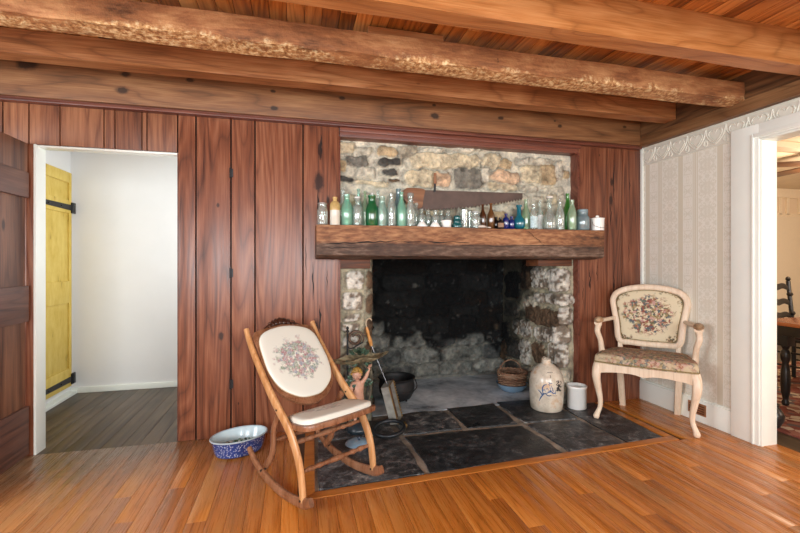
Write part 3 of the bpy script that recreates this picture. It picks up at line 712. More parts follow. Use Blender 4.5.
# firebox back
st = []; q = random.Random(12); zz = .02
while zz < 1.7:
    h = q.uniform(.05, .09); x = .5
    while x < 2.35:
        w = q.uniform(.10, .26); st.append((x + w, zz + h, w - .008, h - .006, q.uniform(-3, 3), q.choice([BR, DG, GR, BR, DG]) if zz > .45 else q.choice([GR, hexc('6c685f'), hexc('858177'), DG]))); x += 2 * w
    zz += 2 * h
def sootB(X, Z, C, a, b, c):
    k = np.clip((Z - .30 + .10 * (X - 1.0)) / .26 + a * 1.1 + c * 1.3, 0, 1); sp = np.clip((b * 1.3 + a * 1.2 + c * .8 - .80) * 5, 0, .14)
    k = np.clip(k - sp, 0, 1)[..., None]
    return C * (1 - k) * np.array([1.15, 1.28, 1.38]) + (C * .05 + .002) * k * np.array([.9, 1, 1.15])
rubble('wall_firebox_back', lambda s, z: (s, 4.30, z), lambda s, z: (0, -1, 0), .5, 2.3, -.01, 1.8, st, hexc('6b665d'), M['stone'], .011, 25, 1.5, .035, sootB)
sm = plain('sooty flue lining', (.01, .01, .011, 1), .95)
struct(MB().box((.30, 3.42, 1.27), (.60, 4.45, 1.8)).box((2.25, 3.42, 1.27), (2.5, 4.45, 1.8)).box((.30, 3.33, 1.8), (2.5, 4.45, 1.9)).box((.30, 3.33, 1.27), (2.5, 3.42, 1.8)).build('wall_firebox_flue', sm, smooth=0))
struct(MB().box((.2, 4.36, -.05), (2.6, 4.5, 1.9)).box((.2, 3.42, -.05), (.56, 4.4, 1.27)).box((2.29, 3.42, -.05), (2.5, 4.4, 1.27)).build('wall_firebox_shell', sm, smooth=0))
# wooden lintel stubs under the mantel
lw = wood('charred lintel stub', hexc('24160f'), hexc('593320'), hexc('7c4d30'), 'X', .6, 1, 0, .3, .5)
struct(MB().box((.338, 3.19, 1.185), (.565, 3.33, 1.256), .006).build('trim_15', lw)); struct(MB().box((2.02, 3.22, 1.20), (2.35, 3.42, 1.256), .006).build('trim_16', lw))
# hearth
struct(MB().box((.09, 2.27, -.02), (2.59, 3.5, -.008)).box((.33, 3.2, -.02), (2.40, 3.6, -.010)).build('floor_hearth_bed', M['grout'], smooth=0), 'sandy joints between the hearth slates')
slabs = [[(.12, 2.33), (.42, 2.345), (.735, 2.36), (.745, 2.62), (.72, 2.93), (.45, 2.96), (.155, 2.95)], [(.16, 2.97), (.45, 2.985), (.715, 2.955), (.70, 3.22), (.35, 3.30), (.165, 3.19)],
         [(.775, 2.36), (1.25, 2.385), (1.70, 2.405), (1.69, 2.66), (1.67, 2.885), (1.2, 2.90), (.755, 2.90), (.77, 2.65)], [(1.745, 2.41), (2.19, 2.435), (2.185, 2.62), (2.17, 2.87), (1.72, 2.90), (1.735, 2.6)],
         [(2.225, 2.435), (2.53, 2.455), (2.545, 2.8), (2.555, 3.19), (2.40, 3.19), (2.22, 3.14), (2.20, 2.8)], [(.755, 2.935), (1.21, 2.935), (1.235, 3.15), (1.2, 3.33), (.95, 3.36), (.73, 3.30)],
         [(1.25, 2.935), (1.665, 2.925), (1.685, 3.2), (1.69, 3.40), (1.25, 3.37)], [(1.72, 2.935), (2.17, 2.905), (2.185, 3.14), (2.24, 3.24), (2.2, 3.40), (1.73, 3.42)]]
b = MB(); q = random.Random(2)
for sl in slabs:
    pts = []
    n = len(sl)
    for i in range(n):
        a = Vector(sl[i] + (0,)); c = Vector(sl[(i + 1) % n] + (0,))
        for t in (0, .25, .5, .75):
            p = a.lerp(c, t); pts.append((p.x + q.uniform(-.008, .008), p.y + q.uniform(-.008, .008)))
    cx__ = sum(p_[0] for p_ in pts) / len(pts); cy__ = sum(p_[1] for p_ in pts) / len(pts); pts = [(cx__ + (p_[0] - cx__) * .985, cy__ + (p_[1] - cy__) * .985) for p_ in pts]
    b.prism(pts, .014 + q.uniform(0, .002), Matrix.Translation((0, 0, -.013)), .003)
struct(b.build('floor_hearth', M['slate'], smooth=40), 'black slate hearth of large irregular slabs')
b = MB(); b.box((.58, 3.36, -.02), (2.28, 4.40, -.003))
struct(b.build('floor_firebox', M['ash'], smooth=0), 'ash grey floor inside the fireplace')
b = MB()
b.prism([(.045, 2.252), (2.60, 2.392), (2.605, 2.455), (.11, 2.318)], .022, Matrix.Translation((0, 0, -.02)), .001)
b.prism([(.042, 2.252), (.108, 2.318), (.145, 3.198), (.082, 3.198)], .0215, Matrix.Translation((0, 0, -.02)), .001)
b.prism([(2.54, 2.456), (2.605, 2.458), (2.62, 3.198), (2.565, 3.198)], .0212, Matrix.Translation((0, 0, -.02)), .001)
struct(b.build('trim_17', M['floorx']), 'orange pine border strip around the slate hearth')
# mantel timber
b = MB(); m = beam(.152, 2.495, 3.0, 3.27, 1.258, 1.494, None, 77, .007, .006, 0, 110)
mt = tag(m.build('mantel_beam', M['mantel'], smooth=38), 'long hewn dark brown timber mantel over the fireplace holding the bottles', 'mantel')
ck = MB()
def mcrack(u0, u1, v0, v1, w, seed):
    q = random.Random(seed); pts = []; ww = []
    for i in range(14):
        t = i / 13; p = atY(u0 + (u1 - u0) * t, v0 + (v1 - v0) * t + q.uniform(-.6, .6), 2.996); pts.append(p); ww.append(max(.0015, w * math.sin(PI * t) ** .5 * q.uniform(.5, 1.3)))
    ck.sweep(bez(pts, 3), .002, lerpl(ww, 40), side=(0, 1, 0), n=6)
mcrack(320, 398, 244, 241, .010, 1); mcrack(396, 470, 241.5, 242.5, .008, 2); mcrack(430, 600, 246, 245, .005, 3); mcrack(322, 360, 248, 247, .004, 4); mcrack(528, 545, 231, 246, .004, 5)
ck.build('crack', plain('black crack in the timber', (.01, .007, .006, 1), .9), mt)

# ================================================================ rocking chair
AX = Vector((-.04, 2.278, 0)); th = R(31); fd = Vector((math.sin(th), -math.cos(th), 0)); WR = .46
rk_oak = wood('golden oak rocker wood', hexc('86572f'), hexc('b88352'), hexc('d4a87a'), 'Z', .3, 1, 0, .2, .1, .3)
rk_dk = wood('brown rocker wood', hexc('4f2d1c'), hexc('7f5338'), hexc('a1765a'), 'Z', .3, 1, 0, .2, .1, .3)
# local frame: x across (0 = camera side rail, WR = far rail), y = -a (backwards positive), z up
rc = thing('rocking_chair', 'folding wooden rocking chair with cream floral tapestry seat and oval back, beside the hearth', 'rocking chair', (AX.x, AX.y, 0), th)
def L(x, a, z): return Vector((x, -a, z))
rail = [(-.458, .835), (-.42, .775), (-.36, .705), (-.265, .61), (-.165, .52), (-.075, .45), (.02, .38), (.095, .29), (.14, .19), (.163, .055)]
for side in (0, WR):
    pts = bez([L(side, a, z) for a, z in rail], 5); n = len(pts)
    MB().sweep(pts, .027, lerpl([.032, .040, .046, .050, .054, .058, .058, .056, .050, .042], n), side=(1, 0, 0), n=12, p=2.6).build('side_rail', rk_oak, rc)
    pts = bez([L(side, a, z) for a, z in ((-.42, .140), (-.34, .088), (-.25, .052), (-.15, .034), (-.04, .0245), (.07, .032), (.17, .050), (.235, .080))], 5)
    MB().sweep(pts, .026, lerpl([.030, .040, .046, .048, .048, .050, .056, .044], len(pts)), side=(1, 0, 0), n=12, p=3).build('rocker', rk_dk, rc)
    i_ = .028 if side == 0 else -.028
    pts = bez([L(side + i_, a, z) for a, z in ((-.095, .44), (-.135, .385), (-.178, .31), (-.185, .22), (-.205, .15), (-.27, .075))], 5)
    MB().sweep(pts, .024, .040, side=(1, 0, 0), n=12, p=2.6).build('rear_leg', rk_dk, rc)
    bm_ = plain('dark bolt head', (.05, .04, .035, 1), .4, .6)
    for a, z in ((-.075, .45), (.155, .06), (-.25, .07)): MB().sweep([L(side - .017, a, z), L(side + .017, a, z)], .011, n=8).build('bolt', bm_, rc)
def rung(a, z, x0=0, x1=WR):
    prof = [a__ * 1.3 for a__ in [.016, .014, .018, .024, .014, .023, .014, .018, .022, .024, .024, .022, .018, .014, .023, .014, .024, .018, .014, .016]]; n = 60
    MB().sweep([L(x0 + (x1 - x0) * i / n, a, z) for i in range(n + 1)], lerpl(prof, n + 1), n=10).build('stretcher', rk_dk, rc)
rung(.128, .185); rung(.04, .30, .0, WR); rung(-.183, .245, .028, WR - .028)
# seat board, tilted, rounded shield shape
Ts = Matrix.Translation(L(WR / 2 + .01, .055, .392)) @ Matrix.Rotation(-R(9), 4, 'X')
def shield(w, f, b_, n=10):
    """outline, x across, y back"""
    pts = [(-w * .46, b_), (-w * .5, b_ * .5), (-w * .52, 0), (-w * .53, -f * .5), (-w * .49, -f * .83), (-w * .36, -f * .97), (0, -f * 1.06)]
    full = pts + [(-x, y) for x, y in pts[-2::-1]]
    return [(p.x, p.y) for p in bez([(x, y, 0) for x, y in full], 4)]
MB().prism(shield(.455, .150, .125), .030, Ts @ Matrix.Translation((0, 0, -.015)), .008).build('seat', rk_dk, rc)
def cushion(outline, h, M_, name, mat, par, inset=.004):
    """upholstered pad: domed over an outline (local xy)"""
    cx = sum(p[0] for p in outline) / len(outline); cy = sum(p[1] for p in outline) / len(outline)
    vs = []; fs = []; n = len(outline); lev = [(1.0, 0), (1.0, .55), (.985, .8), (.95, .93), (.85, 1.0), (.6, 1.08), (.3, 1.12)]
    for s_, hh in lev:
        for p in outline: vs.append(M_ @ Vector((cx + (p[0] - cx) * s_, cy + (p[1] - cy) * s_, h * hh)))
    vs.append(M_ @ Vector((cx, cy, h * 1.13)))
    for i in range(len(lev) - 1):
        for k in range(n): k2 = (k + 1) % n; fs.append((i * n + k, i * n + k2, (i + 1) * n + k2, (i + 1) * n + k))
    o_ = (len(lev) - 1) * n
    for k in range(n): fs.append((o_ + k, o_ + (k + 1) % n, len(vs) - 1))
    fs.append(tuple(range(n - 1, -1, -1)))
    return MB().add(vs, fs).build(name, mat, par, smooth=60)
def bouquet_mat(name, ground, cx, cy, cz, rx, ry, rz, cols, amount, sc=55, dens=.47):
    t = NT(name); p = t.tc.outputs['Object']; pr = t.vmath('DIVIDE', t.vmath('SUBTRACT', p, (cx, cy, cz)), (rx, ry, rz))
    nd = t.n('ShaderNodeVectorMath'); nd.operation = 'LENGTH'; t.set(nd.inputs[0], pr); d = nd.outputs['Value']
    wob = t.noise(p, sc * .45, 3, .6); d = t.math('ADD', d, t.math('MULTIPLY', t.math('SUBTRACT', wob, .5), 1.2))
    mk = t.ramp(d, [(.80, 1.0), (1.0, 0.0)])
    pd = t.vmath('ADD', p, t.vmath('MULTIPLY', t.noise(p, sc, 3, .6, out=1), (.02, .02, .02)))
    v = t.vor(pd, sc, out=1); sv = t.sep(v)[0]
    k = len(cols); col = t.ramp(sv, [(i / k, c) for i, c in enumerate(cols)], 'CONSTANT')
    ed = t.vor(pd, sc, 'DISTANCE_TO_EDGE'); petal = t.noise(p, sc * 2.2, 3, .6)
    col = t.mix(t.ramp(petal, [(.42, 0.0), (.6, .45)]), col, ground)
    gap = t.ramp(t.noise(p, sc * .8, 3, .6), [(dens - .04, 0.0), (dens + .04, 1.0)])
    f = t.math('MULTIPLY', t.math('MULTIPLY', mk, gap), amount)
    w = t.noise(t.vmath('MULTIPLY', p, (1, 1, 1)), 500, 2); t.bump(w, .25, .002)
    return t.fin(t.mix(f, ground, col), .9, 0, .15)
CRM = hexc('dfdfd3')
pads2 = [hexc('a07078'), hexc('8b978a'), hexc('b08488'), hexc('7f8f86'), hexc('a3868a'), hexc('8a90a0'), hexc('7f8f78')]
pads = [hexc('b58f94'), hexc('a9b0a4'), hexc('c3a0a0'), hexc('9fa7a0'), hexc('b9a9a6'), hexc('a5a9b4'), hexc('9aa293')]
seatm = bouquet_mat('cream tapestry of the rocker seat', CRM, WR / 2, 0, .43, .13, .09, .2, pads, .75, 50)
o2 = shield(.420, .130, .112)
cushion([(x, y) for x, y in o2], .026, Ts @ Matrix.Translation((0, 0, .015)), 'seat_cushion', seatm, rc)
# oval back between the rails. Back plane: origin near its centre, x across, y up along the rails, z towards the sitter
pa = Vector(L(0, -.462, .84)); pb = Vector(L(0, -.18, .53)); ydir = (pa - pb).normalized(); xdir = Vector((1, 0, 0)); zdir = xdir.cross(ydir)
cen = (pa + pb) / 2; cen.x = WR / 2; cen = cen - ydir * .015
Tb = Matrix((xdir, ydir, zdir)).transposed().to_4x4(); Tb.translation = cen
out = [(-.205, .17), (-.13, .202), (0, .218), (.13, .202), (.205, .17), (.212, .05), (.212, -.10), (.185, -.22), (.10, -.305), (0, -.335), (-.10, -.305), (-.185, -.22), (-.212, -.10), (-.212, .05)]
ol = [(p.x, p.y) for p in bez([(x, y, 0) for x, y in out], 4, True)]
MB().prism(ol, .022, Tb @ Matrix.Translation((0, 0, -.012)), .007).build('back_panel', rk_dk, rc)
cu = [(-.188, .115), (-.13, .172), (0, .198), (.13, .172), (.188, .115), (.202, .0), (.200, -.11), (.165, -.21), (.08, -.278), (0, -.292), (-.08, -.278), (-.165, -.21), (-.200, -.11), (-.202, .0)]
cl_ = [(p.x, p.y) for p in bez([(x, y, 0) for x, y in cu], 4, True)]
bkm = bouquet_mat('cream tapestry of the rocker back', CRM, cen.x, cen.y - .03, cen.z - .03, .150, .15, .135, pads2, .95, 58, .40)
bc = cushion(cl_, .017, Tb @ Matrix.Translation((0, 0, .010)), 'back_cushion', bkm, rc)
MB().sweep([Tb @ Vector((x, y, .014)) for x, y in cl_], .006, n=6, closed=True).build('piping', plain('tan piping', hexc('b09a7c'), .8), rc)
# carved crest
b = MB()
for k in range(-3, 4):
    sc_ = 1.25 - abs(k) * .11; cx = k * .027; cy = .246 - abs(k) ** 1.6 * .0052
    b.ball((cx, cy, 0), .017 * sc_, .021 * sc_, .015, 10, Tb)
    b.sweep(bez([Tb @ Vector((cx + .012 * math.cos(a_), cy + .010 + .010 * math.sin(a_), .012)) for a_ in np.linspace(-2.2, 2.4, 7)], 2), .006, n=6)
for sg in (-1, 1): b.sweep(bez([Tb @ Vector((sg * x, y, .004)) for x, y in ((.07, .222), (.10, .214), (.125, .200), (.14, .188))], 3), lerpl([.022, .016, .012, .006], 10), n=8)
b.sweep([Tb @ Vector((x, y, .0)) for x, y in ((-.10, .205), (0, .222), (.10, .205))], .022, n=8)
b.build('carved_crest', wood('dark carved crest wood', hexc('1e0e08'), hexc('3b2015'), hexc('553122'), 'X', .35, 1, 0, .1, .1), rc)

# ================================================================ armchair
fm = Vector((2.547, 2.645, 0)); af = Vector((-.75, -.66, 0)).normalized(); ang = math.atan2(af.y, af.x) + PI / 2   # local -Y faces front
ac = thing('armchair', 'cream painted cabriole leg armchair with floral tapestry upholstery, in the corner by the wallpaper', 'armchair', (fm.x - .008, fm.y - .01, 0), ang); ac.scale = (1.04, 1.0, 1.02)
cw = wood('cream washed armchair wood', hexc('c4a98c'), hexc('dcc6ac'), hexc('eddcc6'), 'Z', .4, 1, 0, .1, .08, .25)
tp_cols = [hexc('96604f'), hexc('626a62'), hexc('a87c6a'), hexc('6c6850'), hexc('85554b'), hexc('5a6266'), hexc('9a8560'), hexc('b8948a')]
TG = hexc('bfae90')
tapS = bouquet_mat('floral tapestry of the armchair seat', TG, 0, .22, .48, .45, .36, .3, tp_cols, 1.0, 48, .40)
W2 = .30
def leg(x):
    sg = 1 if x > 0 else -1
    pts = [(x, .02, .43), (x + sg * .010, .010, .39), (x + sg * .014, -.004, .33), (x + sg * .002, .002, .24), (x - sg * .012, .010, .15), (x - sg * .010, .008, .09), (x + sg * .006, -.004, .045), (x + sg * .012, -.010, .022), (x + sg * .012, -.010, .006)]
    pp = bez(pts, 4)
    MB().sweep(pp, lerpl([.066, .066, .060, .046, .036, .032, .036, .046, .034], len(pp)), n=12, p=2.6, side=(1, 0, 0)).build('leg', cw, ac)
leg(-W2); leg(W2)
for sg in (-1, 1):
    pp = bez([(sg * .205, .405, .43), (sg * .200, .415, .25), (sg * .190, .465, .0)], 6)
    MB().sweep(pp, lerpl([.052, .050, .046], len(pp)), n=10, p=4, side=(1, 0, 0)).build('leg', cw, ac)
# apron with scalloped front
def apron(xa, ya, xb, yb, name):
    b = MB(); A = Vector((xa, ya, 0)); B = Vector((xb, yb, 0)); d = (B - A); n_ = Vector((0, 0, 1)).cross(d).normalized() * .011; vs = []; N_ = 24
    for i in range(N_ + 1):
        t = i / N_; p = A + d * t; lo = .385 - .030 * (abs(2 * t - 1) ** 3) - .014 * math.exp(-((t - .5) / .07) ** 2) - .008 * (1 - abs(2 * t - 1))
        for sgn in (1, -1): vs += [p + n_ * sgn + Vector((0, 0, lo)), p + n_ * sgn + Vector((0, 0, .445))]
    fs = []
    for i in range(N_):
        o_ = i * 4; fs += [(o_, o_ + 1, o_ + 5, o_ + 4), (o_ + 2, o_ + 6, o_ + 7, o_ + 3), (o_, o_ + 4, o_ + 6, o_ + 2), (o_ + 1, o_ + 3, o_ + 7, o_ + 5)]
    fs += [(0, 2, 3, 1), (N_ * 4, N_ * 4 + 1, N_ * 4 + 3, N_ * 4 + 2)]
    return b.add(vs, fs).build(name, cw, ac)
apron(-W2, -.005, W2, -.005, 'front_apron'); apron(-W2, 0, -.205, .41, 'side_apron'); apron(W2, 0, .205, .41, 'side_apron'); apron(-.205, .405, .205, .405, 'rear_apron')
so = [(-.325, .0), (-.30, -.032), (-.15, -.045), (0, -.05), (.15, -.045), (.30, -.032), (.325, .0), (.315, .14), (.285, .28), (.25, .385), (.19, .395), (0, .40), (-.19, .395), (-.25, .385), (-.285, .28), (-.315, .14)]
sl_ = [(p.x, p.y) for p in bez([(x, y, 0) for x, y in so], 3, True)]
cushion(sl_, .070, Matrix.Translation((0, 0, .437)), 'seat_cushion', tapS, ac)
MB().sweep([(x * 1.005, y * 1.005 - .001, .447) for x, y in sl_], .010, n=6, closed=True).build('gimp_braid', plain('olive braid', hexc('8f7c52'), .8, nz=.3, scale=120), ac)
# back: reclined plane
ba = R(7); Tk = Matrix.Translation((0, .475, .50)) @ Matrix.Rotation(PI / 2 - ba, 4, 'X')     # local x across, y up, z towards... front is +z after flip
Tk = Matrix.Translation((0, .385, .50)) @ Matrix((Vector((1, 0, 0)), Vector((0, math.sin(ba), math.cos(ba))), Vector((0, -math.cos(ba), math.sin(ba))))).transposed().to_4x4()
bo = [(-.205, .065), (-.225, .20), (-.250, .34), (-.255, .40), (-.225, .455), (-.14, .492), (0, .508), (.14, .492), (.225, .455), (.255, .40), (.250, .34), (.225, .20), (.205, .065), (.12, .052), (0, .048), (-.12, .052)]
bl = bez([(x, y, 0) for x, y in bo], 4, True)
MB().sweep([Tk @ Vector((p.x, p.y, 0)) for p in bl], .044, .050, side=Tk.to_3x3() @ Vector((0, 0, 1)), n=12, p=2.8, closed=True).build('back_frame', cw, ac)
for sg in (-1, 1):
    MB().sweep([Tk @ Vector((sg * .200, .075, 0)), Tk @ Vector((sg * .198, 0, -.004)), Vector((sg * .205, .405, .42))], .038, n=10, p=3.5, side=(1, 0, 0)).build('back_post', cw, ac)
ccx, ccy = 0, .275
inn = [((x - ccx) * .885, (y - ccy) * .885 + ccy) for x, y in [(p.x, p.y) for p in bl]]
t_c = Tk @ Vector((0, .28, .02))
tapB = bouquet_mat('floral tapestry of the armchair back', hexc('cfc09f'), t_c.x, t_c.y, t_c.z, .155, .3, .135, tp_cols, 1.0, 36, .40)
# corners of the back carry darker foliage
def tapB_mat():
    t = NT('floral tapestry of the armchair back'); p = t.tc.outputs['Object']
    pr = t.vmath('DIVIDE', t.vmath('SUBTRACT', p, tuple(t_c)), (.205, 9, .19))
    nd = t.n('ShaderNodeVectorMath'); nd.operation = 'LENGTH'; t.set(nd.inputs[0], pr); d = nd.outputs['Value']
    d = t.math('ADD', d, t.math('MULTIPLY', t.math('SUBTRACT', t.noise(p, 20, 3, .6), .5), .9))
    mk = t.ramp(d, [(.72, 1.0), (.88, 0.0)]); mc = t.ramp(t.math('MULTIPLY', d, .5), [(.56, 0.0), (.62, 1.0)])
    pd = t.vmath('ADD', p, t.vmath('MULTIPLY', t.noise(p, 36, 3, .6, out=1), (.02, .02, .02)))
    sv = t.sep(t.vor(pd, 58, out=1))[0]; k = len(tp_cols)
    col = t.ramp(sv, [(i / k, c) for i, c in enumerate(tp_cols)], 'CONSTANT')
    cdk = t.ramp(sv, [(0, hexc('5a4f3c')), (.35, hexc('6b4a3c')), (.6, hexc('4c5348')), (.8, hexc('8a6f50'))], 'CONSTANT')
    gap = t.ramp(t.noise(p, 44, 3, .6), [(.42, 0.0), (.5, 1.0)]); g2 = t.ramp(t.noise(p, 46, 3, .6), [(.42, 0.0), (.5, 1.0)])
    g = hexc('d3c6a8'); c = t.mix(t.math('MULTIPLY', mk, gap), g, col); c = t.mix(t.math('MULTIPLY', mc, g2), c, cdk)
    t.bump(t.noise(p, 500, 2), .25, .002); return t.fin(c, .9, 0, .15)
cushion(inn, .028, Tk @ Matrix.Translation((0, 0, .004)), 'back_cushion', tapB_mat(), ac)
MB().sweep([Tk @ Vector((x, y, .018)) for x, y in inn], .009, n=6, closed=True).build('gimp_braid', plain('olive braid', hexc('8f7c52'), .8, nz=.3, scale=120), ac)
armw = wood('worn brown armrest end', hexc('6b4a33'), hexc('a0805f'), hexc('d0b695'), 'Y', .4, 1, 0, .1, .08, .25)
for sg in (-1, 1):
    p0 = Tk @ Vector((sg * .240, .245, 0))
    pts = bez([p0, (sg * .270, .34, .738), (sg * .305, .26, .735), (sg * .325, .20, .732), (sg * .325, .135, .720)], 5)
    ar = MB().sweep(pts, lerpl([.036, .036, .042, .052, .056], len(pts)), lerpl([.032, .032, .034, .040, .046], len(pts)), n=12, side=(1, 0, 0)).build('armrest', cw, ac)
    MB().ball((sg * .325, .175, .742), .034, .070, .028, 14).build('arm_cap', armw, ar)
    pts = bez([(sg * .322, .165, .715), (sg * .330, .135, .66), (sg * .312, .155, .59), (sg * .306, .18, .52), (sg * .298, .18, .44)], 5)
    MB().sweep(pts, lerpl([.044, .040, .038, .042, .050], len(pts)), n=12, p=2.6, side=(1, 0, 0)).build('arm_support', cw, ac)
# ================================================================ brown ledged door leaf, open towards the camera
dr = thing('plank_door', 'dark brown plank door standing open at the left edge, on the doorway jamb', 'door', (DX0 - .03, DY - .012, 0))
y1 = -.015; y0 = -.83
sm_ = [y0, -.62, -.335, y1]
for a, c in zip(sm_[:-1], sm_[1:]):
    MB().box((-.028, a + .003, .02), (-.004, c - .003, 1.985), .003).build('plank', M['darkplank'], dr)
for z0_, z1_ in ((.02, .325), (.86, 1.085), (1.64, 1.80)): MB().box((-.004, y0, z0_), (.016, y1, z1_), .004).build('rail', M['darkrail'], dr)
MB().box((-.005, y0, 1.802), (.008, y1, 1.985), .003).build('top_board', M['darkplank'], dr)
# yellow door on the passage's left wall
def yellow_mat():
    t = NT('worn yellow paint'); p = t.tc.outputs['Object']; n = t.noise(t.vmath('MULTIPLY', p, (1, 1, .35)), 14, 6, .7); n2 = t.noise(p, 4, 3)
    c = t.ramp(t.math('ADD', t.math('MULTIPLY', n, .7), t.math('MULTIPLY', n2, .4)), [(.36, hexc('8a6f30')), (.47, hexc('cdae50')), (.7, hexc('ddc46c'))])
    t.bump(n, .2, .004); return t.fin(c, .6, 0, .3)
M['yellow'] = yellow_mat()
yd = thing('yellow_door', 'worn yellow painted plank door with black strap hinges, inside the passage', 'door', (PX + .012, PY - .07, 0))
MB().box((-.01, -.80, .09), (.018, 0, 2.055), .002).build('leaf', M['yellow'], yd)
for a in (-.80, -.045): MB().box((.018, a, .09), (.030, a + .045, 2.055), .003).build('stile', M['yellow'], yd)
for z0_, z1_ in ((.09, .26), (.86, 1.06), (1.68, 1.80), (1.96, 2.055)): MB().box((.018, -.755, z0_), (.030, -.045, z1_), .003).build('rail', M['yellow'], yd)
for z in (1.735, .155):
    pts = [(.034, -.78, z), (.034, -.4, z), (.034, .0, z)]
    hh = MB().sweep(pts, .008, [.035, .045, .055], side=(1, 0, 0), n=4, p=8).build('strap_hinge', M['dark'], yd)
    MB().sweep([(.036, .0, z - .045), (.036, .0, z + .045)], .030, n=10).box((.03, -.02, z - .05), (.042, .05, z + .05), .004).build('hinge_pin', M['dark'], hh)
    for yy in (-.2, -.4, -.6): MB().ball((.040, yy, z), .006).build('rivet', M['dark'], hh)
struct(MB().box((PX, PY - .90, 0), (PX + .06, PY - .01, .03), .004).build('trim_18', M['white']))

# ================================================================ saw
g = lambda u, v: atY(u, v, 3.225)
sw = thing('hand_saw', 'saw with rusty brown blade and reddish wooden handle on the stone wall above the bottles', 'saw', (0, 0, 0))
rust = plain('dark brown rusty steel', hexc('5d4c45'), .55, .5, nz=.15, scale=9)
top = [(417, 190), (440, 190.5), (470, 191.5), (500, 192.5), (522.5, 193.2)]; bot = [(522.5, 198), (500, 202), (470, 206), (440, 208.3), (417, 208.5)]
bp = []
for (u, v) in top: bp.append(g(u, v))
bl_ = [Vector((u, v, 0)) for u, v in bot]; seq = []
N_ = 32
for i in range(N_):
    t = i / N_ * 4; k = int(t); p = bl_[k].lerp(bl_[k + 1], t - k); seq.append(g(p.x, p.y)); t2 = (i + .5) / N_ * 4; k = int(t2); p = bl_[k].lerp(bl_[k + 1], t2 - k); seq.append(g(p.x, p.y + 2.3))
seq.append(g(417, 208.5))
flat = [(p.x, p.z) for p in bp + seq]
Tf = Matrix(((1, 0, 0, 0), (0, 0, -1, 0), (0, 1, 0, 0), (0, 0, 0, 1)))   # xy -> xz, extrude towards -y
MB().prism(flat, .0025, Matrix.Translation((0, 3.226, 0)) @ Tf).build('blade', rust, sw, smooth=0)
hd = [(424, 189.5), (414, 188), (406, 188.5), (402.5, 192), (402, 196), (404, 200), (408, 204), (412, 207.5), (418, 208.5), (422, 207), (423, 200), (424, 195)]
hw_ = wood('reddish saw handle', hexc('553422'), hexc('7f543a'), hexc('9c7150'), 'X', .45, 1, 0, .1, .1)
MB().prism([(p.x, p.z) for p in bez([Vector((g(u, v).x, g(u, v).z, 0)) for u, v in hd], 3, True)][:] and [(p.x, p.y) for p in bez([Vector((g(u, v).x, g(u, v).z, 0)) for u, v in hd], 3, True)], .022, Matrix.Translation((0, 3.236, 0)) @ Tf, .004).build('handle', hw_, sw)
a_, c_ = g(434.5, 173.5), g(434.5, 184); e_ = g(434.3, 192)
MB().sweep([a_ + Vector((0, -.012, 0)), c_ + Vector((0, -.012, 0))], [.022, .026], n=12).build('upright_grip', hw_, sw)
MB().sweep([c_ + Vector((0, -.012, 0)), e_ + Vector((0, -.008, 0))], .018, n=10).build('ferrule', M['dark'], sw)

# ================================================================ bottles on the mantel
ZM = 1.4985
GL = {'clear': glass('clear glass', (.95, .99, .97, 1), .3, .20), 'aqua': glass('aqua glass', (.60, .95, .82, 1), .4, .36), 'paleaqua': glass('pale aqua glass', (.82, .98, .92, 1), .35, .30),
      'green': glass('emerald glass', (.03, .42, .15, 1), .6, .4), 'wine': glass('bright green glass', (.14, .62, .12, 1), .5, .4), 'teal': glass('teal glass', (.02, .28, .30, 1), .4, .6),
      'blue': glass('turquoise blue glass', (.01, .42, .56, 1), .4, .5), 'cobalt': glass('cobalt glass', (.01, .06, .45, 1), .3, .5), 'brown': glass('brown glass', (.18, .06, .02, 1), .3, .6),
      'amber': glass('amber glass', (.34, .15, .05, 1), .4, .6), 'black': glass('near black glass', (.012, .012, .016, 1), .2, .9), 'palegreen': glass('pale green glass', (.78, .92, .76, 1), .4, .30), 'greyblue': glass('grey blue glass', (.55, .70, .74, 1), .5, .40)}
PROF = {  # (radius / max radius, height fraction)
 'long': [(.88, 0), (1, .02), (1, .50), (.92, .58), (.55, .70), (.38, .80), (.34, .95), (.44, .955), (.44, 1)],
 'soda': [(.88, 0), (1, .03), (1, .55), (.85, .66), (.55, .78), (.42, .88), (.50, .90), (.50, 1)],
 'short': [(.88, 0), (1, .03), (1, .62), (.85, .70), (.42, .76), (.40, .88), (.55, .89), (.55, 1)],
 'milk': [(.90, 0), (1, .03), (1, .52), (.88, .62), (.60, .74), (.55, .90), (.66, .92), (.66, 1)],
 'jar': [(.90, 0), (1, .04), (1, .66), (.92, .74), (.78, .79), (.78, .97), (.82, 1)],
 'tumbler': [(.80, 0), (.82, .02), (1, 1)],
 'decanter': [(.80, 0), (1, .06), (.98, .28), (.80, .42), (.42, .54), (.28, .64), (.26, .86), (.40, .88), (.34, .94), (.30, 1)],
 'round': [(.55, 0), (.90, .08), (1, .24), (.90, .38), (.55, .50), (.36, .58), (.34, .90), (.46, .92), (.46, 1)],
 'wine': [(.92, 0), (1, .02), (1, .48), (.85, .60), (.48, .74), (.38, .84), (.36, .97), (.42, .98), (.42, 1)]}
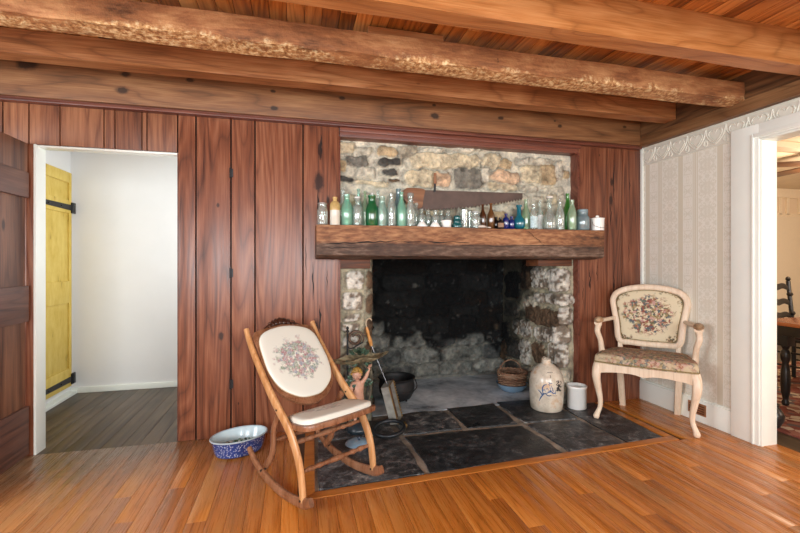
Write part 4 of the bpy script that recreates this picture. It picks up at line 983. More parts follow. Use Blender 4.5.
def bottle(kind, gl, uc, vt, wpx, yy, label, cat='bottle', lab=None, cap=None, grp=None, rim=True, hpx=None, tilt=0, neckpx=None):
    p = atY(uc, 225, yy); depth = p.x * _s + yy * _c; r_ = wpx / 2 / FPX * depth
    zt = HE + (262 - vt) / FPX * depth; h = zt - ZM
    t = thing({'bottle': 'bottle', 'jar': 'glass_jar', 'glass': 'drinking_glass', 'decanter': 'decanter'}.get(cat, 'bottle'), label, cat, (p.x, yy, ZM), 0, grp)
    pr = [(a * r_, z * h) for a, z in PROF[kind]]; th_ = min(.003, r_ * .15)
    inner = [(max(a - th_, .001), z) for a, z in pr[::-1]]; inner[-1] = (inner[-1][0], .006)
    full = pr + inner + [(.0005, .006)]
    full = [(.0005, 0)] + full
    o_ = MB().lathe(full, 20, caps=False).build('body', GL[gl], t, smooth=50)
    if lab:
        col, z0_, z1_ = lab; rr = r_ * 1.01 + .0006; n_ = 16; vs = []; fs = []
        for z in (z0_ * h, z1_ * h):
            for k in range(n_ + 1): a = -PI * .92 + (PI * .84) * k / n_; vs.append((rr * math.cos(a), rr * math.sin(a), z))
        for k in range(n_): fs.append((k, k + 1, n_ + 2 + k, n_ + 1 + k))
        MB().add(vs, fs).build('paper_label', plain('bottle label', col, .7, nz=.15, scale=60), t)
    if cap:
        col, met, ch, cr_ = cap
        MB().lathe([(cr_ * r_, h - ch * .25), (cr_ * r_, h + ch * .75), (cr_ * r_ * .8, h + ch)], 16).build('stopper', plain('stopper', col, .4, met), t)
    return t
F_, Bk, Md = 3.055, 3.165, 3.11
G1 = None
bottle('jar', 'clear', 322.5, 204, 11, F_, 'small clear glass jar with metal lid at the left end of the mantel', 'jar', cap=(hexc('9a948e'), .6, .008, .84))
# stoneware two tone bottle
p = atY(335, 225, F_); t = thing('stoneware_bottle', 'stoneware bottle with ochre top and cream body, second from the left mantel end', 'bottle', (p.x, F_, ZM))
MB().lathe([(.034, 0), (.037, .004), (.037, .125)], 20).build('body', plain('cream glaze', hexc('d9d2c4'), .25, nz=.08, scale=12), t)
MB().lathe([(.0372, .105), (.0375, .135), (.034, .155), (.024, .168), (.015, .172), (.014, .186), (.017, .188), (.017, .200), (.012, .202)], 20).build('ochre_shoulder', plain('ochre glaze', hexc('c4a56a'), .25, nz=.15, scale=20), t)
MB().lathe([(.010, .200), (.010, .208)], 12).build('cork', plain('cork', hexc('9b6a4a'), .9), t)
bottle('long', 'clear', 343, 188, 8, Bk, 'tall slender clear bottle standing behind the stoneware bottle')
bottle('soda', 'aqua', 347, 194.5, 11, F_, 'aqua green soda bottle right of the stoneware bottle')
bottle('short', 'clear', 357.5, 198, 10.5, F_, 'clear medicine bottle with white stopper left of the emerald bottle', cap=(hexc('dcdcd6'), 0, .010, .6))
bottle('long', 'paleaqua', 358.5, 189, 8, Bk + .01, 'tall pale aqua bottle behind the white stoppered medicine bottle')
bottle('long', 'palegreen', 365, 191, 7, 3.125, 'slim yellowish green bottle just left of the emerald swing top bottle')
t = bottle('milk', 'green', 372, 195, 12, F_, 'emerald green swing top beer bottle')
p = t.location; h_ = .21
bh = HE + (262 - 195) / FPX * (p.x * _s + F_ * _c) - ZM
MB().ball((0, 0, bh + .010), .009, .009, .012).build('porcelain_stopper', plain('white porcelain', hexc('e8e4de'), .2), t)
MB().lathe([(.0135, bh - .050), (.0150, bh - .042), (.0150, bh - .020), (.0135, bh - .014)], 14, caps=False).build('neck_label', plain('neck seal, red on white', hexc('c98a80'), .6, nz=.4, scale=90), t)
MB().sweep(bez([(-.016, 0, bh - .03), (-.018, -.006, bh - .01), (-.008, -.006, bh + .014), (.008, -.006, bh + .014), (.018, -.006, bh - .01), (.016, 0, bh - .03)], 3), .003, n=5).build('wire_bail', plain('bail wire', hexc('88857c'), .3, .9), t)
bottle('milk', 'paleaqua', 382, 196.5, 10, F_, 'pale aqua bottle immediately right of the emerald bottle')
bottle('long', 'clear', 378, 190, 8, Bk, 'tall clear bottle behind, between emerald and pale aqua bottles')
bottle('soda', 'clear', 391.5, 194, 9.5, F_, 'clear bottle standing between the pale aqua and mint green bottles', lab=None)
bottle('wine', 'greyblue', 398.5, 189, 13, Bk, 'large pale blue grey bottle behind the mint green bottle')
bottle('wine', 'aqua', 401.5, 192, 9.5, F_, 'mint green tapered bottle in front of the saw handle end')
bottle('soda', 'clear', 410.5, 196, 10, F_, 'clear bottle with grey stopper in front of the saw handle', cap=(hexc('8f8f88'), .2, .022, .62))
bottle('short', 'clear', 416, 203, 8, Bk, 'stubby clear bottle behind, partly under the saw handle')
def lathething(name, label, cat, u, yy, prof, mat, part='body', grp=None):
    p = atY(u, 225, yy); t = thing(name, label, cat, (p.x, yy, ZM), 0, grp); MB().lathe(prof, 22).build(part, mat, t, smooth=50); return t
mg = plain('white milk glass', hexc('f0eee8'), .2, nz=.01)
for u, lab in ((422, 'left one of two small white cone shaped cups under the saw blade'), (435, 'right one of two small white cone shaped cups under the saw blade')):
    lathething('white_cone_cup', lab, 'cup', u, F_ - .01, [(.040, 0), (.041, .004), (.026, .026), (.021, .034), (.019, .036)], mg, grp=None)
bottle('short', 'clear', 421.5, 209, 8, Md, 'small clear bottle behind the left white cone cup')
bottle('short', 'clear', 428, 210, 7.5, Bk, 'small clear bottle standing between the two white cone cups')
bottle('short', 'clear', 435.5, 210.5, 8, Md, 'small clear bottle behind the right white cone cup')
bottle('short', 'clear', 441.5, 211, 6.5, Bk, 'small clear bottle in the gap left of the white tapered cup')
t = lathething('white_cup', 'white tapered milk glass cup left of the teal insulator', 'cup', 446.5, F_, [(.030, 0), (.034, .004), (.040, .05), (.038, .054), (.034, .050)], mg)
bottle('short', 'clear', 448, 211, 9, Bk, 'clear bottle behind the white tapered milk glass cup')
lathething('glass_insulator', 'teal green glass insulator on the mantel', 'insulator', 457, F_, [(.036, 0), (.038, .006), (.037, .022), (.030, .034), (.028, .042), (.032, .050), (.026, .058), (.024, .072), (.026, .078), (.020, .090), (.008, .096), (.001, .097)], GL['teal'])
bottle('tumbler', 'clear', 464, 210, 9, F_ + .02, 'tall clear drinking glass right of the teal insulator', 'glass')
bottle('tumbler', 'clear', 469.5, 212, 7, Md + .03, 'smaller clear drinking glass beside the stout clear jar', 'glass')
bottle('jar', 'clear', 475.5, 212.5, 10, F_ + .01, 'stout clear jar with lid left of the brown bottles', 'jar', lab=None, cap=(hexc('a9aaa6'), .4, .007, .85))
bottle('long', 'brown', 482.8, 204.5, 6.8, Md, 'dark brown bottle, left one of the two brown bottles')
bottle('long', 'amber', 491, 203.5, 7.2, Md - .01, 'amber brown bottle, right one of the two brown bottles')
# shell
p = atY(483, 225, 3.02); t = tag(MB().lathe([(.002, .0), (.045, .004), (.038, .014), (.018, .022), (.002, .025)], 18, Matrix.Translation((p.x, 3.035, ZM)) @ Matrix.Diagonal((1, .45, 1, 1))).sweep(bez([(p.x + .03, 3.03, ZM + .008), (p.x + .05, 3.03, ZM + .006), (p.x + .07, 3.03, ZM + .005)], 3), .009, n=8).build('seashell', plain('pearly shell', hexc('ddd2c4'), .35, nz=.2, scale=60), None), 'white seashell lying at the foot of the brown bottles', 'shell')
bottle('short', 'black', 496, 217, 5.5, Md, 'tiny black bottle right behind the amber bottle')
bottle('short', 'black', 500.5, 217.5, 6.5, F_, 'small near black bottle with tan label left of the cobalt bottles', lab=(hexc('94765f'), .1, .5))
bottle('short', 'cobalt', 506, 213.5, 6, F_, 'taller of the two small cobalt blue bottles')
bottle('short', 'cobalt', 511.5, 216.5, 6, F_, 'shorter of the two small cobalt blue bottles')
bottle('round', 'blue', 519, 205, 12, F_ + .01, 'turquoise blue globe shaped bottle with a straight neck')
bottle('wine', 'palegreen', 526, 199.5, 8.5, Md, 'tall pale green bottle right of the turquoise globe bottle')
bottle('soda', 'clear', 533.5, 204, 8, F_, 'small clear bottle with pale blue label', lab=(hexc('bcd3d6'), .06, .5))
bottle('long', 'clear', 540, 200, 6.5, F_ + .10, 'slender clear bottle with bright white label left of the decanter', lab=(hexc('eeeeea'), .04, .5))
bottle('decanter', 'clear', 549.5, 198, 14, F_ + .01, 'round bellied clear glass decanter with stopper', 'decanter', cap=(hexc('c9c6be'), .0, .016, .5))
bottle('wine', 'clear', 560, 200, 9, F_, 'clear wine shaped bottle between the decanter and bright green bottle')
bottle('wine', 'wine', 567.5, 193.5, 8.5, Md + .03, 'tall bright green bottle near the right end of the mantel')
bottle('soda', 'palegreen', 572, 200, 8.5, F_ - .005, 'clear greenish bottle in front of the bright green bottle')
t = bottle('jar', 'greyblue', 582.5, 212, 13, F_, 'blue grey preserving jar with wire bail and glass lid', 'jar', cap=(hexc('7f9298'), .1, .022, .8))
MB().sweep(bez([(-.03, -.035, .07), (-.045, -.02, .10), (-.03, 0, .135), (.03, 0, .137), (.05, -.01, .11), (.046, -.03, .08)], 3), .003, n=5).build('wire_bail', plain('grey wire', hexc('777b7c'), .3, .9), t)
p = atY(597.3, 225, F_); t = thing('lidded_cup', 'small white lidded cup with wire handle at the right end of the mantel', 'cup', (p.x, F_, ZM))
MB().lathe([(.050, 0), (.053, .003), (.055, .095), (.058, .097), (.058, .103), (.050, .104)], 24).build('body', mg, t)
MB().lathe([(.050, .104), (.030, .110), (.013, .113), (.015, .122), (.008, .128)], 18).build('lid', mg, t)
MB().sweep(bez([(-.057, -.01, .075), (-.062, -.035, .04), (-.02, -.066, .022), (.03, -.064, .022), (.068, -.03, .04), (.058, -.005, .075)], 4), .003, n=5).build('wire_handle', plain('dark wire', hexc('4a4643'), .4, .8), t)

# ================================================================ floor things
# enamel basin
p = atZ(236, 450, 0); bs = thing('enamel_basin', 'oval blue speckled enamel basin, white inside, on the floor beside the rocking chair', 'basin', (-.345, 2.93, 0.002), R(25))
def speck_mat():
    t = NT('blue speckled enamel'); p = t.tc.outputs['Object']; v = t.vor(p, 105); c = t.ramp(v, [(.22, hexc('dfe6f0')), (.34, hexc('2c3f7c'))])
    n = t.noise(p, 12, 3); c = t.mix(t.ramp(n, [(.4, 0.0), (.7, .4)]), c, hexc('3d5aa6')); return t.fin(c, .18, 0, .6)
en_w = plain('white enamel', hexc('c3d6dc'), .15, nz=.02)
sxx, syy = .98, .70
MB().lathe([(.001, 0), (.130, 0), (.148, .008), (.158, .03), (.176, .105), (.182, .110)], 40, sx=sxx, sy=syy, caps=False).build('outer_wall', speck_mat(), bs)
MB().lathe([(.001, .006), (.125, .006), (.142, .014), (.152, .035), (.170, .106), (.176, .112)], 40, sx=sxx, sy=syy, caps=False).build('inner_wall', en_w, bs)
MB().sweep([(.181 * sxx * math.cos(a), .181 * syy * math.sin(a), .111) for a in np.linspace(0, 2 * PI, 49)[:-1]], .010, n=8, closed=True).build('rim', plain('grey enamel rim', hexc('a9bac2'), .2), bs)
q = random.Random(4); gb = MB()
for i in range(240):
    a = q.uniform(0, 2 * PI); rr = .138 * math.sqrt(q.random()); gb.ball((rr * math.cos(a) * sxx, rr * math.sin(a) * syy, .034 + q.uniform(0, .014)), q.uniform(.006, .011), q.uniform(.006, .011), q.uniform(.004, .008), 6)
pb_ = NT('green and grey pebbles'); isl = pb_.geo.outputs['Random Per Island']
pebm = pb_.fin(pb_.ramp(isl, [(0, hexc('3f6b54')), (.25, hexc('9fb3a8')), (.45, hexc('5d8f74')), (.6, hexc('cfd6d2')), (.8, hexc('6d7a78')), (.92, hexc('2f4a41'))], 'CONSTANT'), .3, 0, .5)
o_ = gb.build('pebbles', pebm, None, smooth=60); o_.location = (-.345, 2.93, 0.002); o_.rotation_euler = (0, 0, R(25))
tag(o_, 'green and grey glass pebbles lying in the blue enamel basin', 'pebbles', kind='stuff')

# jug
jp = (2.065, 3.17); jg = thing('stoneware_jug', 'salt glazed cream stoneware jug with cobalt painted decoration, on the slate hearth', 'jug', (jp[0], jp[1], .003), R(-20))
def jug_mat():
    t = NT('salt glazed stoneware'); p = t.tc.outputs['Object']; n = t.noise(p, 9, 4, .6); sp = t.noise(p, 90, 3)
    c = t.ramp(n, [(.35, hexc('b9ad9a')), (.55, hexc('d3c9b8')), (.7, hexc('c9a888'))]); c = t.mix(t.ramp(sp, [(.62, 0.0), (.7, .5)]), c, hexc('7d7468')); return t.fin(c, .22, 0, .5)
JP = [(.100, 0), (.106, .006), (.112, .05), (.116, .12), (.116, .19), (.108, .235), (.085, .275), (.055, .300), (.034, .312), (.029, .320), (.031, .332), (.033, .342), (.028, .345), (.022, .342), (.022, .30), (.001, .29)]
JP = [(r_ * 1.2, z * 1.22) for r_, z in JP]
MB().lathe(JP, 40).build('body', jug_mat(), jg, smooth=60)
def jr_(z):
    for (a, b_), (c, d) in zip(JP[:-1], JP[1:]):
        if b_ <= z <= d: return a + (c - a) * (z - b_) / max(d - b_, 1e-6)
    return .1
MB().sweep(bez([(0, .036, .402), (0, .075, .412), (0, .118, .382), (0, .126, .33), (0, .122, .29)], 4), .026, .016, side=(1, 0, 0), n=10).build('handle', jug_mat(), jg)
def jp_(a, z, off=.0015): z = z * 1.24; r_ = jr_(z) + off; return Vector((r_ * math.sin(a), -r_ * math.cos(a), z))
def stroke(pts, w, b):
    sp = bez([Vector((a, z, 0)) for a, z in pts], 4); P3 = [jp_(q_.x, q_.y) for q_ in sp]
    ww = [x * 1.35 for x in (lerpl(w, len(P3)) if isinstance(w, list) else [w] * len(P3))]; vs = []; fs = []
    for i, q_ in enumerate(P3):
        tg = (P3[min(i + 1, len(P3) - 1)] - P3[max(i - 1, 0)]).normalized(); nn = Vector((q_.x, q_.y, 0)).normalized(); sd = tg.cross(nn)
        vs += [q_ + sd * ww[i] / 2, q_ - sd * ww[i] / 2]
    for i in range(len(P3) - 1): fs.append((2 * i, 2 * i + 1, 2 * i + 3, 2 * i + 2))
    b.add(vs, fs)
bl2 = MB(); q = random.Random(9); S0 = -.25
for st_ in ([(-.55, .075), (-.42, .105), (-.25, .128), (-.05, .135)], [(-.35, .115), (-.45, .135), (-.62, .15)], [(-.2, .13), (.0, .118), (.15, .122)], [(-.1, .135), (.1, .145), (.25, .14)], [(-.3, .12), (-.35, .16), (-.25, .185), (-.1, .19)]): stroke([(a + S0 + .15, z) for a, z in st_], [.003, .007, .006, .003], bl2)
for i in range(16):
    a0 = q.uniform(-.5, .35) + S0 + .25; z0_ = q.uniform(.13, .20); stroke([(a0, z0_), (a0 + q.uniform(-.1, .1), z0_ + q.uniform(-.012, .012)), (a0 + q.uniform(-.16, .16), z0_ + q.uniform(-.015, .02))], [.002, .004, .002], bl2)
bl2.build('cobalt_drawing', plain('cobalt painted lines', hexc('3f5f8c'), .25, nz=.2), jg)
dk = MB()
for i in range(34):
    a0 = q.uniform(.30, .62) + .1; z0_ = q.uniform(.145, .205); stroke([(a0, z0_), (a0 + q.uniform(-.05, .05), z0_ + q.uniform(-.01, .01)), (a0 + q.uniform(-.1, .1), z0_ + q.uniform(-.012, .012))], [.003, .006, .003], dk)
dkm = plain('faded black stamping', hexc('37373b'), .4, nz=.3); dk.build('dark_blot', dkm, jg); dk = MB()
for k in range(9): stroke([(-.16 + k * .045, .262), (-.15 + k * .045, .264), (-.135 + k * .045, .262)], .003, dk)
stroke([(.0, .243), (.03, .247), (.04, .24), (.01, .234)], .003, dk); 
dk.build('stamped_lettering', dkm, jg); dk = MB()
for k in range(7): stroke([(-.1 + k * .07, .118), (-.08 + k * .07, .119), (-.06 + k * .07, .117)], .0025, dk)
dk.build('stamped_line', dkm, jg)

# crock
cp = (2.325, 3.125); ck_ = thing('white_crock', 'open white glazed crock beside the stoneware jug, in front of the panelling', 'crock', (cp[0], cp[1], .003))
MB().lathe([(.001, 0), (.074, 0), (.078, .004), (.078, .165), (.083, .170), (.084, .186), (.080, .190), (.073, .188), (.071, .17), (.070, .012), (.001, .010)], 36).build('body', plain('white crock glaze', hexc('e6e6e2'), .2, nz=.02), ck_, smooth=50)

# basin with wicker basket in it
bp_ = (2.035, 3.70); bb = thing('blue_basin', 'pale blue enamel basin under the wicker basket in the fireplace', 'basin', (bp_[0], bp_[1], .0))
MB().lathe([(.001, 0), (.085, 0), (.10, .008), (.135, .05), (.145, .072), (.149, .075), (.141, .073), (.130, .05), (.095, .012), (.001, .006)], 36).build('bowl', plain('pale blue enamel', hexc('7f9db5'), .25, nz=.05), bb, smooth=60)
wk = wood('brown wicker', hexc('4a3226'), hexc('7f5e48'), hexc('a98a70'), 'X', .6, 1, 0, .5, .2)
bk_ = thing('wicker_basket', 'round brown wicker basket with arched handle sitting in the pale blue basin', 'basket', (bp_[0], bp_[1], .012))
b = MB(); nst = 22
for j in range(11):
    z = .040 + j * .0115; rr = .119 + .012 * j / 11; pts = []
    for k in range(nst * 4):
        a = 2 * PI * k / (nst * 4); w_ = .0075 * math.cos(a * nst / 2 * 1.0 + (PI if j % 2 else 0)); pts.append(((rr + w_) * math.cos(a), (rr + w_) * math.sin(a), z))
    b.sweep(pts, .0125, n=6, closed=True)
for j in range(9): b.sweep([((.015 + j * .011) * math.cos(a), (.015 + j * .011) * math.sin(a), .04 - .0 * j) for a in np.linspace(0, 2 * PI, 33)[:-1]], .012, n=5, closed=True)
b.build('woven_wall', wk, bk_)
b = MB()
for k in range(nst): a = 2 * PI * (k + .5) / nst; b.sweep([(.117 * math.cos(a), .117 * math.sin(a), .035), (.125 * math.cos(a), .125 * math.sin(a), .10), (.130 * math.cos(a), .130 * math.sin(a), .165)], .007, n=5)
b.build('stakes', wk, bk_)
b = MB(); rim = []
for k in range(96): a = 2 * PI * k / 96; rim.append((.133 * math.cos(a), .133 * math.sin(a), .168 + .004 * math.sin(a * 24)))
b.sweep(rim, .019, n=8, closed=True).build('rim', wk, bk_)
b = MB()
for ph in (0, PI):
    pts = []
    for i in range(49):
        t_ = i / 48; a = PI * t_; x = -.128 * math.cos(a); z = .10 + .175 * math.sin(a) ** .75; pts.append((x * .96, .03 + .006 * math.sin(t_ * 50 + ph), z + .005 * math.cos(t_ * 50 + ph)))
    b.sweep(pts, .009, n=6)
b.build('handle', wk, bk_)

# cauldron
kt = thing('iron_cauldron', 'black cast iron cauldron standing in the left corner of the fireplace', 'pot', (.87, 3.60, 0), R(20))
iron = plain('black cast iron', (.010, .010, .011, 1), .6, .1, nz=.3)
MB().lathe([(.001, .03), (.08, .035), (.125, .06), (.152, .11), (.158, .16), (.150, .205), (.152, .225), (.163, .232), (.158, .237), (.146, .228), (.143, .20), (.148, .15), (.11, .07), (.001, .045)], 32).build('bowl', iron, kt, smooth=60)
for k in range(3): a = k * 2 * PI / 3; MB().sweep([(.09 * math.cos(a), .09 * math.sin(a), .05), (.105 * math.cos(a), .105 * math.sin(a), 0)], [.028, .018], n=8).build('leg', iron, kt)
MB().sweep(bez([(-.160, 0, .215), (-.165, -.05, .19), (-.12, -.13, .15), (0, -.172, .13), (.12, -.13, .15), (.165, -.05, .19), (.160, 0, .215)], 5), .008, n=8).build('bail_handle', iron, kt)

# popcorn popper: tin box on a long rod with wooden handle, leaning on the jamb
bot_ = Vector((.765, 3.18, .012)); topc = atY(387, 384, 3.17)
pp = thing('corn_popper', 'long handled tin corn popper leaning on the left side of the fireplace opening', 'popper', (0, 0, 0))
hk = [atY(368, 320.5, 3.212), atY(366.5, 327, 3.212), atY(371.5, 346, 3.212), topc]
tin = plain('tarnished tin', hexc('a3a097'), .45, .35, nz=.2, scale=14); rustin = plain('rusty inside of the tin', hexc('6d4a35'), .6, .5, nz=.3, scale=20)
MB().sweep([hk[2] + (hk[1] - hk[2]) * .05, hk[3]], [.010, .009], n=8).build('rod', plain('grey steel rod', hexc('77777a'), .35, .8), pp)
hp = [hk[1].lerp(hk[2], t_) for t_ in np.linspace(0, 1, 9)]
MB().sweep(hp, [.016, .022, .026, .022, .024, .030, .032, .028, .018], n=12).build('handle', wood('yellow turned handle', hexc('8a4f20'), hexc('c0803e'), hexc('dba564'), 'Z', .35, 1, 0, .1, .1), pp)
MB().sweep(bez([hk[1], hk[1] + Vector((-.004, 0, .03)), hk[1] + Vector((.006, 0, .058)), hk[1] + Vector((.028, 0, .064)), hk[1] + Vector((.040, 0, .050))], 4), [.011] * 17, n=8).build('hanging_hook', plain('pale bent hook', hexc('b8a48a'), .5, .2), pp)
dz_ = (topc - bot_).normalized(); n1 = Vector((.88, -.48, 0)); n1 = (n1 - dz_ * n1.dot(dz_)).normalized(); n2 = dz_.cross(n1)
Tp = Matrix((n2, n1, dz_)).transposed().to_4x4(); Tp.translation = bot_      # x across, y outward face, z up the handle
Lh = (topc - bot_).length
b = MB(); tk = .003; hw2 = .062; dp = .032
b.box((-hw2, -dp, 0), (hw2, -dp + tk, Lh), M=Tp).box((-hw2, -dp, 0), (-hw2 + tk, dp, Lh), M=Tp).box((hw2 - tk, -dp, 0), (hw2, dp, Lh), M=Tp).box((-hw2, -dp, 0), (hw2, dp, tk), M=Tp).box((-hw2, -dp, Lh - tk), (hw2, dp, Lh), M=Tp)
b.build('pan', tin, pp, smooth=0)
MB().box((-hw2 + .004, -.004, .004), (hw2 - .004, 0, Lh - .004), M=Tp).build('lid', rustin, pp, smooth=0)
b = MB()
for sx_ in (-1, 1): b.sweep([Tp @ Vector((sx_ * (hw2 - .002), dp, 0)), Tp @ Vector((sx_ * (hw2 - .002), dp, Lh))], .007, n=6)
for zz in (0, Lh): b.sweep([Tp @ Vector((-hw2, dp, zz)), Tp @ Vector((hw2, dp, zz))], .007, n=6)
for i in range(14): zz = Lh * (i + .5) / 14; b.sweep([Tp @ Vector((hw2 - .002, dp + .004, zz - .004)), Tp @ Vector((hw2 - .002, dp + .004, zz + .004))], .011, n=6)
b.build('edge_wire', plain('brass coloured wire edge', hexc('a98f5d'), .35, .8), pp)

# cherub stand with leaf dish
cx_, cy_ = .455, 3.085
cs = thing('cherub_stand', 'painted cherub figurine stand holding up a leaf dish, at the left of the fireplace', 'figurine', (cx_, cy_, .002), R(8))
flesh = plain('painted flesh', hexc('cf9f86'), .4, nz=.08, scale=30); hairm = plain('painted golden hair', hexc('b98f45'), .4, nz=.25, scale=90)
grn = plain('painted green leaves', hexc('4b6654'), .4, nz=.4, scale=60); mossb = plain('mossy bronze paint', hexc('5c5544'), .5, nz=.35, scale=40); dkb = plain('dark blue green glaze', hexc('26343c'), .3, nz=.3, scale=20)
def skin_body(edges_pts, radii, edges, name, mat, par):
    me = bpy.data.meshes.new(name); me.from_pydata(edges_pts, edges, []); o = bpy.data.objects.new(name, me); COL.objects.link(o)
    o.modifiers.new('s', 'SKIN'); sv = me.skin_vertices[0].data
    for i, r_ in enumerate(radii): sv[i].radius = (r_, r_) if not isinstance(r_, tuple) else r_
    sv[0].use_root = True; sub = o.modifiers.new('d', 'SUBSURF'); sub.levels = 2; sub.render_levels = 2
    dg = bpy.context.evaluated_depsgraph_get(); m2 = bpy.data.meshes.new_from_object(o.evaluated_get(dg)); bpy.data.objects.remove(o)
    m2.shade_smooth(); m2.materials.clear(); m2.materials.append(mat); m2.name = name
    o = bpy.data.objects.new(name, m2); COL.objects.link(o); o.parent = par; return o
# joints (x right in photo, -y towards camera)
V_ = [(0, 0, .245), (0, 0, .285), (.0, 0, .325), (-.004, 0, .362), (-.008, -.004, .385),      # 0 pelvis 1 belly 2 chest 3 neck 4 head base
      (-.036, -.002, .345), (-.062, -.018, .305), (-.052, -.052, .275), (-.045, -.062, .268),   # 5-8 photo-left arm
      (.034, -.002, .350), (.058, -.012, .392), (.078, -.014, .440), (.084, -.014, .458),         # 9-12 raised arm
      (-.020, -.004, .215), (-.026, -.022, .150), (-.024, -.004, .085), (-.026, -.026, .075),      # 13-16 leg
      (.022, -.002, .215), (.034, -.020, .155), (.020, .018, .100), (.022, .002, .088)]
Rr = [.034, .036, .032, .013, .018, .018, .015, .011, .010, .017, .015, .011, .010, .026, .021, .014, .010, .025, .020, .013, .010]
E_ = [(0, 1), (1, 2), (2, 3), (3, 4), (2, 5), (5, 6), (6, 7), (7, 8), (2, 9), (9, 10), (10, 11), (11, 12), (0, 13), (13, 14), (14, 15), (15, 16), (0, 17), (17, 18), (18, 19), (19, 20)]
skin_body(V_, Rr, E_, 'cherub_body', flesh, cs)
hb = MB().ball((-.012, -.008, .412), .034, .034, .040, 18).ball((-.012, -.039, .404), .006, .007, .006, 8).ball((-.027, -.028, .396), .011, .010, .010, 10).ball((.003, -.030, .396), .011, .010, .010, 10).ball((-.041, -.006, .405), .005, .008, .009, 8).ball((.017, -.006, .405), .005, .008, .009, 8)
hd_ = hb.build('cherub_head', flesh, cs, smooth=60)
MB().ball((-.022, -.035, .412), .0035, .003, .003, 8).ball((-.002, -.035, .412), .0035, .003, .003, 8).build('eye', plain('painted dark eyes', (.03, .02, .015, 1), .3), hd_)
MB().sweep([(-.019, -.037, .392), (-.012, -.039, .3905), (-.005, -.037, .392)], .0035, n=6).build('mouth', plain('painted lips', hexc('a8554c'), .3), hd_)
b = MB(); q = random.Random(31)
for i in range(90):
    a = q.uniform(0, 2 * PI); e_ = q.uniform(-.2, 1.45); d_ = Vector((math.cos(a) * math.cos(e_), math.sin(a) * math.cos(e_), math.sin(e_)))
    if d_.y < -.3 and e_ < .42: continue
    b.ball((-.012 + d_.x * .034, -.004 + d_.y * .034, .417 + d_.z * .040), .012, .012, .010, 7)
b.build('curly_hair', hairm, hd_, smooth=60)
for sg in (-1,):
    wv = bez([(-.03, .03, .34), (-.075, .035, .36), (-.095, .03, .33), (-.075, .03, .30)], 4); MB().sweep(wv, lerpl([.02, .035, .03, .01], len(wv)), .008, n=8).build('wing', plain('grey wing', hexc('6d6a63'), .5), cs)
for (cx0, cz0, sg) in ((.086, .466, 1), (-.042, .262, -1)):       # fingers of both hands
    for k in range(4): MB().sweep([(cx0 - .008 + k * .005, -.012 if sg > 0 else -.064, cz0 - .008), (cx0 - .010 + k * .007, -.018 if sg > 0 else -.070, cz0 + .006 * sg), (cx0 - .008 + k * .006, -.026 if sg > 0 else -.068, cz0 + .012 * sg + .0)], .0055, n=6).build('finger', flesh, cs)
    MB().sweep([(cx0 - .012, -.014 if sg > 0 else -.060, cz0 - .012), (cx0 - .019, -.022 if sg > 0 else -.066, cz0 - .004)], .006, n=6).build('thumb', flesh, cs)
b = MB(); tr = bez([(.05, .045, .03), (.035, .05, .15), (.055, .045, .27), (.045, .04, .38), (.03, .03, .47), (.02, .0, .52)], 6)
b.sweep(tr, lerpl([.07, .055, .05, .045, .045, .055], len(tr)), n=10)
b.sweep(bez([(.02, .0, .50), (.09, .01, .42), (.10, .02, .30), (.085, .01, .18), (.06, .02, .08)], 6), lerpl([.014, .016, .02, .016, .02], 25), n=8)
b.build('tree_trunk', mossb, cs)
b = MB(); q = random.Random(77)
def leaf(c, d, n_, L_, w_):
    d = Vector(d).normalized(); n_ = Vector(n_).normalized(); s_ = d.cross(n_).normalized(); c = Vector(c); vs = []; fs = []
    prof_ = [(0, .05), (.2, .7), (.45, 1), (.7, .75), (1, .03)]
    for t_, ww in prof_: vs += [c + d * L_ * t_ + s_ * w_ * ww / 2, c + d * L_ * t_ + n_ * .004 * math.sin(PI * t_), c + d * L_ * t_ - s_ * w_ * ww / 2]
    for i in range(4): o_ = i * 3; fs += [(o_, o_ + 1, o_ + 4, o_ + 3), (o_ + 1, o_ + 2, o_ + 5, o_ + 4)]
    b.add(vs, fs)
for i in range(46):
    z = q.uniform(.10, .50); x = q.choice([-.07, .08, .06, -.05]) + q.uniform(-.02, .02); leaf((x, q.uniform(-.02, .03), z), (q.uniform(-1, 1), q.uniform(-.6, 0), q.uniform(-.3, 1)), (q.uniform(-.4, .4), -1, q.uniform(-.3, .3)), .045, .026)
for i in range(26): a = q.uniform(0, 2 * PI); leaf((.0 + .035 * math.cos(a), -.03 + .02 * math.sin(a), .553 + q.uniform(0, .03)), (math.cos(a), math.sin(a), .6), (0, -.6, 1), .05, .028)
b.build('painted_leaves', grn, cs, smooth=0)
# leaf shaped dish
ns = 48; vs = [Vector((0.01, 0, .512))]; fs = []
for j, (rr, zz) in enumerate(((.4, .514), (.75, .520), (1.0, .534), (1.04, .540), (1.0, .530), (.74, .508), (.3, .50))):
    for k in range(ns):
        a = 2 * PI * k / ns; w_ = 1 + .10 * math.sin(a * 5) * rr + .05 * math.sin(a * 11 + 1) * rr; wv = .008 * math.sin(a * 7) * rr
        vs.append(Vector((.012 + .205 * rr * w_ * math.cos(a), .076 * rr * w_ * math.sin(a), zz + wv + .012 * rr * math.cos(a))))
for k in range(ns): fs.append((0, 1 + k, 1 + (k + 1) % ns))
for j in range(6):
    for k in range(ns): k2 = (k + 1) % ns; fs.append((1 + j * ns + k, 1 + j * ns + k2, 1 + (j + 1) * ns + k2, 1 + (j + 1) * ns + k))
MB().add(vs, fs).build('leaf_dish', plain('mossy brown dish glaze', hexc('857a5f'), .45, nz=.35, scale=35), cs, smooth=60)
MB().lathe([(.001, 0), (.082, 0), (.088, .012), (.082, .03), (.065, .05), (.045, .07), (.001, .075)], 28).build('base', dkb, cs, smooth=60)
